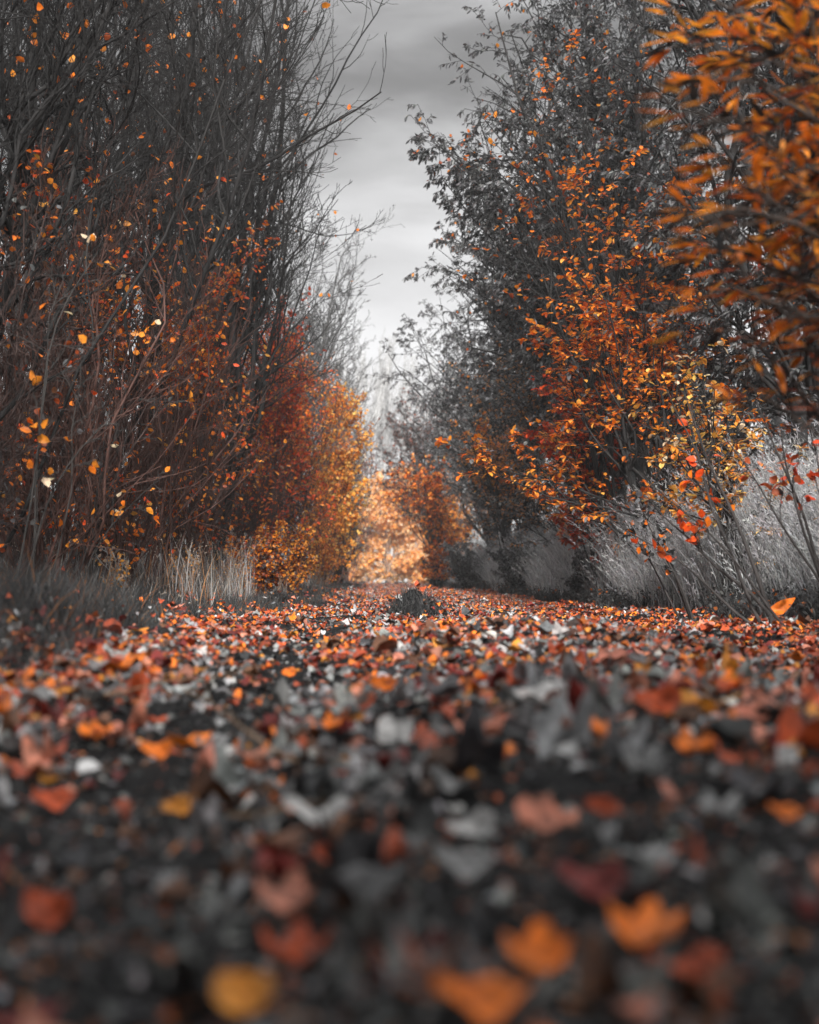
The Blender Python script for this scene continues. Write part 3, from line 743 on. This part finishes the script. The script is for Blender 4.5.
E1 = grey_tree(3.7, 18, 301, 'tall grey-leaved tree reaching a long leafy branch into the sky', 11.5, ((-.8, 0, 6.8), (1.9, 2.0, 4.0)), 72,
          extra=[(416, 131, 18), (440, 170, 18), (448, 150, 17.8), (452, 140, 18.2), (470, 175, 18), (480, 190, 18), (512, 18, 18), (520, 55, 18), (522, 85, 18), (525, 100, 18), (530, 70, 18.3), (430, 138, 18), (460, 160, 18.1), (425, 134, 17.9), (490, 150, 18), (520, 160, 18), (540, -20, 18), (545, 30, 18), (545, 50, 18.4), (560, 80, 18), (540, 130, 18)],
          add=[dict(n=5, L=.06, W=.045, pal=[(3, OR2), (1, OR1), (2, RUST)], frac=.05)])
E2 = grey_tree(3.5, 23, 302, 'grey-leaved tree below the long branch, reaching furthest into the open sky', 9.5, ((-.9, 0, 5.6), (1.7, 1.8, 2.8)), 48,
          extra=[(422, 264, 23), (438, 245, 23), (455, 235, 23), (465, 215, 23), (470, 200, 23), (450, 275, 23), (440, 268, 22.7), (480, 285, 23), (490, 240, 23), (500, 200, 23)], frac=.9,
          add=[dict(n=4, L=.07, W=.05, pal=[(3, OR2), (3, OR1)], frac=.05)])
E3 = grey_tree(3.1, 30, 303, 'greyish tree with fine leaves under the sky gap on the right', 8.0, ((-.9, 0, 5.0), (1.6, 1.8, 2.2)), 44,
          extra=[(412, 322, 30), (425, 305, 30), (440, 295, 30), (460, 300, 30), (400, 338, 30), (388, 352, 30.5), (420, 335, 30), (398, 365, 30), (480, 300, 30)], frac=.75, pal=[(4, (.14, .14, .143)), (4, (.22, .22, .225)), (2, (.34, .34, .35))], tw=(10, 6))
E4 = grey_tree(4.6, 13.2, 304, 'dark tree with a leaning trunk behind the near orange branches', 11, ((-.9, .2, 6.0), (1.9, 1.8, 4.4)), 50, lean=(-.13, .02), rad=.10, ns=2,
          add=[dict(n=4, L=.06, W=.045, pal=[(3, OR2), (2, RUST), (2, RED)], frac=.07)])
E5 = dup(E1, loc_of(6.2, 16.5), 1.2, 1.0, 'dark leafy tree deep in the wood behind the leaning trunk', 'grey-leaved trees on the right side')
E6 = dup(E4, loc_of(5.2, 22), .5, 1.1, 'dark leafy tree in the wood behind the tree with the long branch', 'grey-leaved trees on the right side')
E7 = dup(E2, loc_of(4.8, 29), -.4, 1.0, 'dull leafy tree behind the orange layered tree', 'grey-leaved trees on the right side')
E8 = dup(E3, loc_of(3.3, 39), .3, .95, 'faint grey-leaved tree just right of the far bare trees', 'grey-leaved trees on the right side')

# --- right: trees with flat layered sprays
def layered(name, X, Y, seed, label, h, w, pal, z0, nl=30, L=.07, W=.045, frac=.9, bark=BK_D, group='layered trees and shrubs on the right', extra=None, lean=-.1, cat='tree', ln=6, leafs=None, tw=(7, 5), nst=4, ml=None):
    rng = np.random.default_rng(seed); loc = loc_of(X, Y); stems = []
    for i in range(nst):
        b = np.array([rng.normal(0, .1), rng.normal(0, .12), 0]); hh = h * rng.uniform(.6, .95)
        stems.append((b, np.array([lean * hh + rng.normal(0, w * .3), rng.normal(0, w * .3), hh]), .012 + h * .004 * rng.uniform(.6, 1.2), 0.0))
    tg = rel([P(*q) for q in extra], loc) if extra else []
    def targets(rg_, n):
        z = rg_.uniform(z0, h, n); a = rg_.uniform(0, 2 * PI, n); rr = w * rg_.uniform(.3, 1.5, n) ** 1.2 * (1 - .45 * (z - z0) / max(h - z0, .1))
        return np.vstack([np.array(tg).reshape(-1, 3), np.stack([lean * z + rr * np.cos(a), rr * np.sin(a), z], -1)])
    lf = leafs or [dict(n=ln, L=L, W=W, pal=pal, frac=frac, droop=.12, spread=.9, flat=.8)]
    return woody(name, label, cat, loc, seed, stems, (nl, targets, .06, 1),
                 [(tw[0], .8, .34, 5, .07, -.05, 4, .85), (tw[1], .8, .45, 4, .08, -.1, 3, .85)], bark, lf, group, tipR=.0016 + Y * .00008, mat_leaf=ml)

layered('orange_tree', 3.0, 13.5, 401, 'orange layered tree in the middle of the right side', 4.5, 1.6, [(5, OR1), (6, OR2), (2, OR3), (3, RUST), (3, GRY)], 1.4, 44,
        extra=[(560, 330, 13.5), (575, 300, 13.5), (590, 340, 13.5), (640, 250, 13.5), (550, 360, 13.5), (600, 310, 13)], frac=.7)
layered('orange_sapling', 2.75, 15.5, 402, 'thin sapling whose sparse orange leaves hang before the grey-leaved trees', 6.8, 1.0, [(5, OR2), (3, OR1), (2, RUST)], 4.2, 14,
        extra=[(512, 150, 15.5), (520, 205, 15.5), (535, 230, 15.5), (560, 190, 15.5), (590, 150, 15.5), (560, 135, 15.5), (620, 200, 15.5)], frac=.16, L=.075, W=.055, nst=2)
layered('red_shrub', 2.65, 15.8, 403, 'deep red shrub below the orange layered tree', 3.4, .55, [(5, RED), (3, RUST), (2, RED2)], .9, 30, frac=.9, L=.06, cat='shrub')
layered('grey_shrub', 3.1, 21, 404, 'layered grey-green shrub left of the deep red shrub', 4.4, 1.5, [(2, GRYD), (6, GRY), (3, GRYL), (3, (.6, .26, .08))], 1.5, 50, frac=.85, cat='shrub', L=.075, W=.04)
layered('grey_shrub', 2.9, 27, 405, 'grey shrub with a large orange patch half way up', 5.0, 1.4, [(3, GRY), (6, GRYL), (4, (.7, .30, .09))], 1.5, 46, frac=.8, cat='shrub')
layered('orange_sapling', 2.3, 25.5, 406, 'faint orange sapling standing before the grey shrubs', 3.9, .8, [(5, OR1), (3, OR3), (2, SAL), (3, GRY)], 1.8, 18, frac=.4, nst=2)
layered('orange_sapling', 2.9, 19, 407, 'little orange sapling above the dark bushes of the right bank', 2.6, .5, [(5, OR1), (3, YEL), (2, OR2)], 1.2, 12, frac=.45, nst=2)
layered('grey_shrub', 2.9, 34, 408, 'brownish grey shrub behind the one with the orange patch', 6.0, 1.5, [(5, GRYL), (3, GRYL), (3, RUST), (2, (.3, .15, .1))], .6, 46, frac=.7, cat='shrub')
layered('orange_tree', 1.5, 37, 409, 'bright orange tree hanging over the right side of the tunnel mouth', 4.0, .5, [(5, OR1), (4, OR2), (1, OR3), (3, GRYD)], .4, 44,
        extra=[(378, 482, 37), (392, 470, 37), (400, 462, 37), (405, 475, 37), (415, 458, 37), (450, 560, 36), (440, 540, 37)], frac=.9, L=.09, W=.065)
layered('purple_brown_tree', 1.9, 46, 410, 'purplish brown tree above the tunnel mouth', 7.0, 1.7, [(4, (.24, .14, .12)), (4, GRY), (2, RUST)], 3.2, 60, frac=.85, L=.10, W=.06,
        extra=[(392, 432, 46), (383, 448, 46), (374, 462, 46), (398, 405, 46), (402, 420, 46), (390, 458, 45.5), (405, 440, 46), (410, 395, 46), (380, 470, 45)])

# yellow-leaved shrub and dark bushes of the right bank
layered('yellow_shrub', 2.75, 10.2, 411, 'shrub with small flat clusters of yellow leaves above the grey grass', 2.2, .75, [(5, YEL), (3, CRM), (3, OR3), (3, OR1), (5, GRYD)], 1.0, 18, frac=.75, L=.06, W=.045, cat='shrub', nst=5, tw=(5, 4))
shrub('dark_bush', 2.75, 17, 412, 'dark grey bush at the foot of the right bank below the red shrub', .8, .6, [(4, GRYD), (4, GRY)], .9, nst=14, lsize=.05, bark=BK_D, group='dark bushes on the right bank')
shrub('grey_bush', 2.5, 23, 413, 'rounded grey bush in the middle of the right bank', 1.1, .7, [(1, GRYD), (4, GRY), (5, GRYL)], .95, nst=16, lsize=.055, bark=BK_D, group='dark bushes on the right bank')
shrub('grey_bush', 2.0, 31, 414, 'grey bush beside the earth mound end of the path', 1.2, .7, [(1, GRYD), (5, GRY), (4, GRYL)], .95, nst=16, lsize=.06, bark=BK_D, group='dark bushes on the right bank')
shrub('dark_bush', 1.45, 40, 415, 'small black bush at the right of the tunnel mouth', 1.0, .6, [(5, GRYD), (4, GRY)], .95, nst=16, lsize=.06, bark=BK_D, group='dark bushes on the right bank')

dup(B1, loc_of(-3.0, -1.5), .2, .8, 'added unseen bare tree overhanging the path from the left behind the camera', 'unseen trees added behind the viewpoint for shade')  # out-of-view trees, added to throw shade on the foreground
dup(E2, loc_of(-3.0, -3.5), 3.0, .9, 'added unseen leafy tree on the left behind the camera', 'unseen trees added behind the viewpoint for shade')
shrub('orange_bush', 2.2, 46, 416, 'orange bush between the bright orange tree and the bank at the tunnel mouth', 3.2, .9, [(4, OR1), (3, OR3), (2, GRY)], .9, nst=14, lsize=.09, lw=.07)
# arching pale stems in the left thicket
def arching(X, Y, seed, label, tips, col):
    rng = np.random.default_rng(seed); loc = loc_of(X, Y)
    stems = [(np.array([rng.normal(0, .08), rng.normal(0, .08), 0]), np.array(P(*q)) - np.array(loc), .006 * rng.uniform(.5, 1.3), .34) for q in tips]
    woody('arching_bush', label, 'bush', loc, seed, stems, (0, None, 0, 1), [(7, .6, .28, 5, .12, -.3, 4, 0), (4, .6, .5, 4, .14, -.2, 3, 0)], col,
          [dict(n=3, L=.06, W=.045, pal=[(3, OR1), (2, OR2), (1, CRM)], frac=.10)], 'arching bushes on the left', trunk_name='stem', tipR=.0022, low=.2)
arching(-1.95, 6.8, 651, 'grey stems arching out at the left edge of the picture', [(85, 340, 6.6), (110, 420, 6.8), (60, 270, 7), (30, 380, 6.4), (95, 250, 7.2)], (.045, .042, .04))
arching(-2.0, 8.6, 652, 'grey stems arching in front of the wide red-twigged shrub', [(150, 330, 8.6), (180, 400, 8.4), (120, 220, 9), (160, 480, 8.3)], (.04, .037, .036))
arching(-2.1, 12.5, 653, 'brownish stems arching towards the path above the pale dry grass', [(230, 400, 12.4), (250, 470, 12.2), (210, 330, 12.6), (180, 260, 12.6)], (.06, .042, .038))

dup(E3, loc_of(-1.6, -5.2), 1.6, 1.0, 'added unseen leafy tree leaning over the path behind the camera', 'unseen trees added behind the viewpoint for shade')  # more out-of-view trees, added for the foreground shade
dup(E2, loc_of(1.6, -6.5), .9, 1.0, 'added unseen tall leafy tree further behind the camera', 'unseen trees added behind the viewpoint for shade')
dup(E1, loc_of(-.2, -9.5), 2.2, .9, 'added unseen tall leafy tree closing the path behind the camera', 'unseen trees added behind the viewpoint for shade')
shrub('orange_bush', -1.55, 14.5, 217, 'small orange-speckled bush at the near end of the dry grass', .8, .4, [(4, OR1), (3, RUST), (3, GRY)], .5, nst=10, lsize=.045)
shrub('orange_bush', -1.55, 18, 218, 'orange-speckled bush behind the white forked stalk', 1.1, .5, [(4, OR1), (3, OR3), (2, RUST), (2, GRY)], .6, nst=12, lsize=.05)
# near branches, top right
rngn = np.random.default_rng(77)
loc = loc_of(2.5, 3.7)
tgt = []
for (px, py) in [(670, 18), (688, 36), (690, 190), (700, 205), (745, 150), (690, 70), (720, 40), (700, 120), (735, 110), (690, 240), (700, 262), (715, 215), (740, 180), (770, 60),
                 (760, 130), (790, 20), (800, 110), (780, 170), (745, 250), (700, 300), (725, 330), (760, 300), (790, 240), (810, 190), (740, 385), (770, 350), (800, 320), (815, 280),
                 (690, 225), (720, 160), (830, 60), (840, 140), (850, 240), (835, 350), (730, 0), (760, -30), (690, -20), (810, -30), (812, 385)]:
    tgt.append(P(px + 6, py - 6, float(rngn.uniform(2.9, 4.3))))
tgt = rel(tgt, loc)
stems = [((0, 0, 0), (-.35, .1, 2.9), .04, 0), ((.1, .1, 0), (.1, -.2, 2.7), .03, 0), ((-.05, .1, 0), (-.15, .4, 2.5), .026, 0)]
woody('hornbeam', 'nearest tree, its blurred orange and shade-dark leaves hanging into the top right corner', 'tree', loc, 77, stems, (len(tgt), lambda a, n: np.array(tgt), .10, 1),
      [(12, .85, .17, 5, .05, .0, 5, .93), (2, .8, .6, 4, .05, .0, 4, .93)], (.05, .04, .035),
      [dict(n=6, L=.088, W=.023, pal=[(5, (.86, .30, .025)), (4, (.80, .21, .018)), (2, (.5, .22, .03)), (1, (.4, .08, .02)), (9, (.018, .019, .02))], frac=.9, droop=.03, spread=.7, bias=(-.7, .1, -.22), flat=.95, T=LEAF_FINE, curl=.06)], tipR=.0018)  # near-black leaf colours stand in for leaves in shadow

# red-leaved leaning sapling, right
def sapling(name, X, Y, seed, label, tips, pal, frac, L=.06, W=.042, rad=.012, group=None, ln=4, tw=(4, 3)):
    loc = loc_of(X, Y); rng = np.random.default_rng(seed)
    stems = [(np.array([rng.normal(0, .06), rng.normal(0, .08), 0]), np.array(P(*q)) - np.array(loc), rad * rng.uniform(.7, 1.2), .07) for q in tips]
    return woody(name, label, 'sapling', loc, seed, stems, (0, None, 0, 1), [(tw[0], .6, .22, 5, .08, .1, 4, 0), (tw[1], .6, .45, 4, .1, 0, 3, 0)], (.04, .036, .035),
                 [dict(n=ln, L=L, W=W, pal=pal, frac=frac, droop=.2, T=LEAF_FINE)], group, trunk_name='stem', tipR=.002)
sapling('leaning_sapling', 2.15, 7.0, 501, 'leaning bare-stemmed sapling with red leaves in front of the grey grass', [(668, 385, 7), (690, 400, 7.1), (640, 470, 6.9), (650, 500, 7), (610, 520, 7.2)], [(4, RED2), (3, RUST), (3, OR2)], .2)
sapling('leaning_sapling', 2.55, 7.2, 502, 'thin leaning sapling with few dark red leaves at the right edge of the picture', [(760, 400, 7.2), (785, 430, 7), (730, 440, 7.3), (810, 410, 7)], [(4, RED), (3, RUST), (1, GRYD)], .18)
sapling('leaning_sapling', 2.15, 9.2, 503, 'small grey-leaved sapling with orange leaves low in the grey grass', [(640, 500, 9), (625, 520, 9.2), (655, 540, 9)], [(5, GRYD), (3, GRY), (2, OR2)], .35)

# weeds in the left dry grass
def weed(X, Y, seed, label, h, col, nst=5):
    rng = np.random.default_rng(seed); loc = loc_of(X, Y)
    stems = [(np.array([rng.normal(0, .03), rng.normal(0, .03), 0]), np.array([rng.normal(0, .12) * h, rng.normal(0, .1), h * rng.uniform(.7, 1)]), .006, 0) for _ in range(nst)]
    return woody('dry_weed', label, 'weed', loc, seed, stems, (0, None, 0, 1), [(7, .6, .4, 4, .08, .2, 4, 0), (4, .6, .4, 3, .1, .2, 3, 0)], col,
                 [dict(n=2, L=.03, W=.02, pal=[(3, (.5, .35, .25)), (2, OR3)], frac=.4)], 'dry weeds in the left grass', trunk_name='stem', tipR=.0026)
weed(-1.75, 17, 601, 'white forked dead stalk standing out of the left dry grass', .75, (.55, .54, .53))
weed(-1.9, 12, 602, 'pale dead weed in the dry grass below the wide red shrub', .7, (.4, .38, .36))
weed(-2.0, 9.5, 603, 'grey dead weed at the left end of the dry grass', .6, (.3, .3, .3))
weed(-1.7, 14, 604, 'reddish dead weed between the two pale ones', .6, (.35, .2, .14))

# --- far end
FARP = [(5, (.99, .54, .20)), (4, (.99, .62, .32)), (3, (.99, .45, .10)), (2, (.98, .80, .60))]  # sunlit glow of the path end is put into these light leaf colours
def far_bush(X, Y, seed, label, h, w, pal=FARP):
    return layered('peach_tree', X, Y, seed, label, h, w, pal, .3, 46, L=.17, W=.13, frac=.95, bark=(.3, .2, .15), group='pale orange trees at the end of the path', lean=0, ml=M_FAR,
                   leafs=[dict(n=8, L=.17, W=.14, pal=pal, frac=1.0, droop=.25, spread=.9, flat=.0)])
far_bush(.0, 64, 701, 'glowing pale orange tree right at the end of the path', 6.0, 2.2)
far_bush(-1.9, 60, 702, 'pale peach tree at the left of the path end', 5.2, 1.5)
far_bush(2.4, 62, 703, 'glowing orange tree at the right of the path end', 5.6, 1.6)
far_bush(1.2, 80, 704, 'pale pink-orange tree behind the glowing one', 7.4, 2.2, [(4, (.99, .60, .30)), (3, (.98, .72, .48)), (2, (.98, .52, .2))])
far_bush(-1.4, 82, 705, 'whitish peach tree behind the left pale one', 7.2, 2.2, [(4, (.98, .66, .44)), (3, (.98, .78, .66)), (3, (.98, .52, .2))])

def poplar(X, Y, seed, label, h, bark=(.45, .45, .45)):  # bark lightened to stand in for fading by haze
    rng = np.random.default_rng(seed); loc = loc_of(X, Y)
    stems = [(np.array([rng.normal(0, .9), rng.normal(0, .4), 0]), np.array([rng.normal(0, 1.3), rng.normal(0, .5), h * rng.uniform(.8, 1)]), .10, 0) for _ in range(8)]
    return woody('bare_far_tree', label, 'tree', loc, seed, stems, (0, None, 0, 1), [(16, .38, .30, 5, .06, .5, 4, 0), (7, .4, .45, 4, .07, .4, 3, 0)], bark,
                 None, 'pale bare trees beyond the end of the path', tipR=.012)
poplar(-2.2, 92, 801, 'pale bare tree, leftmost of the far group', 17.5)
poplar(-.6, 96, 802, 'tallest pale bare tree of the far group', 19)
poplar(1.4, 94, 803, 'pale bare tree standing right of the tallest far one', 17)
poplar(-3.9, 98, 804, 'pale bare tree half hidden by the grey tree on the left', 18)
poplar(3.4, 99, 805, 'pale bare tree half hidden behind the leafy trees on the right', 17)

# --- the wood behind, reads as one mass
def wood(side, x0, x1, y0, y1, n, seed, label, hgt, leafy, bark):
    rng = np.random.default_rng(seed)
    x = rng.uniform(x0, x1, n); y = rng.uniform(y0, y1, n)
    S = np.stack([x, y, H(x, y) - .1], -1); hh = hgt * rng.uniform(.6, 1.1, n)
    E = S + np.stack([rng.normal(0, .7, n), rng.normal(0, .7, n), hh], -1)
    B = Geo(); sp = arcs(S, E, 8, rng, 0, .02); sr = taper(rng.uniform(.03, .11, n), 8, .25)
    B.tubes(sp, sr, 6, pick(rng, n, [(1, bark)]))
    p, D, L, r0 = kids(sp, sr, 20, rng, ang=.8, lr=.3, t0=.01)
    p1 = grow(p, D, L, 5, rng, .1, .4); r1 = np.maximum(taper(np.minimum(r0 * .5, .02), 5, .3), .005); B.tubes(p1, r1, 3, bark)
    p, D, L, r0 = kids(p1, r1, 6, rng, ang=.6, lr=.5, t0=.1)
    p2 = grow(p, D, L, 3, rng, .12, .3); r2 = np.maximum(taper(r0 * .7, 3, .3), .005); B.tubes(p2, r2, 3, bark)
    for pal, fr in leafy:
        leaf_cloud(B, p2, r2, 5, rng, .11, .07, pal, frac=fr, droop=.4)
    tag(B.build('woodland', M_BARK), label, 'woodland', kind='stuff')
wood(-1, -11, -4.6, 8, 52, 90, 901, 'dark mass of bare trees filling the wood behind the left thicket', 7.5, [([(5, BK_D), (1, RUST)], .25)], (.04, .039, .039))
wood(1, 5.5, 13, 10, 55, 90, 902, 'dark mass of leafy trees filling the wood behind the right bank', 8.5, [([(5, GRYD), (3, GRY), (1, RUST)], .7)], (.04, .04, .04))
wood(0, -45, 45, 108, 135, 150, 903, 'pale grey wood closing the view far beyond the path end', 13, [([(5, GRYL), (3, GRY)], .3)], (.22, .22, .22))

# --- earth mound on the path
def mound(X, Y, w, h):
    rng = np.random.default_rng(9); n, m = 30, 14; V = []
    for j in range(m):
        f = j / (m - 1)
        for i in range(n):
            a = 2 * PI * i / n; rr = (1 - f) ** .75
            x = math.cos(a) * w * .5 * rr * (1 + .12 * math.sin(3 * a + 1) + .05 * math.sin(7 * a)); y = math.sin(a) * w * .8 * rr
            z = h * f ** .8 - .03 + .02 * rng.normal()
            V.append([x - .12 * w * f, y, z])
    I = np.arange(n * m).reshape(m, n)
    q = np.stack([I[:-1], np.roll(I[:-1], -1, 1), np.roll(I[1:], -1, 1), I[1:]], -1).reshape(-1, 4)
    root = thing('earth_mound', 'dark heap of earth with grey grass on it in the middle of the path', 'mound', (X, Y, float(H(X, Y))))
    obj('soil_heap', make_mesh('soil_heap', np.array(V), [q], M_SOIL, smooth=True), root)
    G = Geo(); k = 900; a = rng.uniform(0, 2 * PI, k); rr = np.sqrt(rng.random(k)); f = 1 - rr ** (1 / .75)
    blades(G, np.cos(a) * w * .5 * rr - .12 * w * f, np.sin(a) * w * .8 * rr, rng.uniform(.02, .10, k), rng.uniform(.003, .006, k), rng, pick(rng, k, [(3, (.05, .05, .05)), (2, (.10, .10, .10))]), lean=.8, segs=3, z=h * np.maximum(f, 0) ** .8 - .03)
    G.build('tuft', M_GRASS, root)
mx_, my_ = ground_at(418, 619)
mound(mx_, my_, 64 * my_ / FPX, 27 * my_ / FPX)

# --- twigs on the ground
r = np.random.default_rng(33)
for (px, py, L, az, lab) in [(250, 765, .30, 2.3, 'thin pale twig bending across the dark wheel rut'), (300, 812, .22, .2, 'thin brown twig lying in front of the wide flat whitish leaf'), (180, 712, .35, .1, 'grey twig lying across the leaves on the left')]:
    X, Y = ground_at(px, py); G = Geo()
    pts = grow(np.array([[-L * .5 * math.cos(az), -L * .5 * math.sin(az), 0.02]]), np.array([[math.cos(az), math.sin(az), .1]]), np.array([L]), 8, r, .1, -.1)
    rad = taper([.003], 8, .4); G.tubes(pts, rad, 6, (.25, .16, .1))
    p, D, LL, r0 = kids(pts, rad, 3, r, ang=.7, lr=.3); pt = grow(p, D, LL, 4, r, .1, 0); G.tubes(pt, taper(np.full(len(p), .0015), 4, .4), 4, (.25, .16, .1))
    o = G.build('twig', M_BARK, None, True); o.location = (X, Y, float(H(X, Y)) + .01); tag(o, lab, 'twig', 'twigs on the path')

# ------------------------------------------------------------------ haze
HAZE = .0018
if HAZE:
    m, t, N = nt('haze'); out = N('ShaderNodeOutputMaterial'); pv = N('ShaderNodeVolumePrincipled')
    pv.inputs['Density'].default_value = HAZE; pv.inputs['Color'].default_value = (.96, .96, .97, 1); pv.inputs['Anisotropy'].default_value = .2
    t.links.new(pv.outputs[0], out.inputs['Volume'])
    x0, x1, y0, y1, z0, z1 = -720, 720, -720, 920, -2, 22
    V = np.array([[x, y, z] for x in (x0, x1) for y in (y0, y1) for z in (z0, z1)])
    Q = np.array([[0, 1, 3, 2], [4, 6, 7, 5], [0, 4, 5, 1], [2, 3, 7, 6], [0, 2, 6, 4], [1, 5, 7, 3]])
    hz = obj('haze', make_mesh('haze', V, [Q], m)); tag(hz, 'thin pale mist in the air along the path', 'haze', kind='stuff')

# ------------------------------------------------------------------ sky and sun
w = bpy.data.worlds.new('World'); SC.world = w; w.use_nodes = True; t = w.node_tree; t.nodes.clear(); L = t.links.new
N = lambda ty, **kw: _n(t, ty, kw)
EL, AZ = math.radians(33), math.radians(179)     # sun high, behind and left of the camera
out = N('ShaderNodeOutputWorld'); bg = N('ShaderNodeBackground'); bg.inputs['Strength'].default_value = .1
sky = N('ShaderNodeTexSky', sky_type='NISHITA'); sky.sun_disc = False; sky.sun_elevation = EL; sky.sun_rotation = AZ
bw = N('ShaderNodeRGBToBW'); L(sky.outputs[0], bw.inputs[0])
tc = N('ShaderNodeTexCoord'); sx = N('ShaderNodeSeparateXYZ'); L(tc.outputs['Generated'], sx.inputs[0])
# overcast layer: brightness over elevation (sine of it), broken by soft cloud noise
mp = N('ShaderNodeMapping'); mp.inputs['Scale'].default_value = (1.6, 1.6, 6.0); mp.inputs['Location'].default_value = (.35, .2, .0); L(tc.outputs['Generated'], mp.inputs[0])
nz = N('ShaderNodeTexNoise'); nz.inputs['Scale'].default_value = 2.6; nz.inputs['Detail'].default_value = 5; nz.inputs['Roughness'].default_value = .5; nz.inputs['Distortion'].default_value = .3
L(mp.outputs[0], nz.inputs['Vector'])
el = N('ShaderNodeMath', operation='MULTIPLY_ADD'); L(nz.outputs['Fac'], el.inputs[0]); el.inputs[1].default_value = .30; L(sx.outputs['Z'], el.inputs[2])
e2 = N('ShaderNodeMath', operation='SUBTRACT'); L(el.outputs[0], e2.inputs[0]); e2.inputs[1].default_value = .15
cr = N('ShaderNodeValToRGB'); R = cr.color_ramp; R.elements[0].position = 0; R.elements[0].color = (.66, .66, .67, 1)
R.elements[1].position = 1; R.elements[1].color = (1.6, 1.6, 1.6, 1)
R.interpolation = 'B_SPLINE'
for p_, v in [(.10, .80), (.20, .66), (.27, .46), (.32, .34), (.37, .14), (.44, .13), (.56, .9), (.70, 1.25)]:
    e = R.elements.new(p_); e.color = (v, v, v * 1.015, 1)
L(e2.outputs[0], cr.inputs[0])
sc_ = N('ShaderNodeVectorMath', operation='SCALE'); L(cr.outputs[0], sc_.inputs[0]); sc_.inputs['Scale'].default_value = 9.6
mxr = N('ShaderNodeMix', data_type='RGBA'); mxr.inputs['Factor'].default_value = .93; L(bw.outputs[0], mxr.inputs['A']); L(sc_.outputs[0], mxr.inputs['B'])
L(mxr.outputs['Result'], bg.inputs['Color']); L(bg.outputs[0], out.inputs[0])

sd = bpy.data.lights.new('sun', 'SUN'); so = bpy.data.objects.new('sun', sd); C.objects.link(so)
sd.energy = 5.0; sd.angle = math.radians(5); sd.color = (1, .97, .93)
dirv = Vector((math.sin(AZ) * math.cos(EL), math.cos(AZ) * math.cos(EL), math.sin(EL)))
so.rotation_euler = dirv.to_track_quat('Z', 'Y').to_euler()

SC.view_settings.view_transform = 'Standard'; SC.view_settings.look = 'None'; SC.view_settings.exposure = 0.65; SC.view_settings.gamma = 1; SC.view_settings.use_curve_mapping = False
cy = SC.cycles
cy.max_bounces = 5; cy.diffuse_bounces = 4; cy.glossy_bounces = 1; cy.transmission_bounces = 4; cy.volume_bounces = 0; cy.transparent_max_bounces = 4
cy.use_denoising = True; cy.caustics_reflective = False; cy.caustics_refractive = False; cy.sample_clamp_indirect = 4
cy.use_adaptive_sampling = True; cy.adaptive_threshold = .02
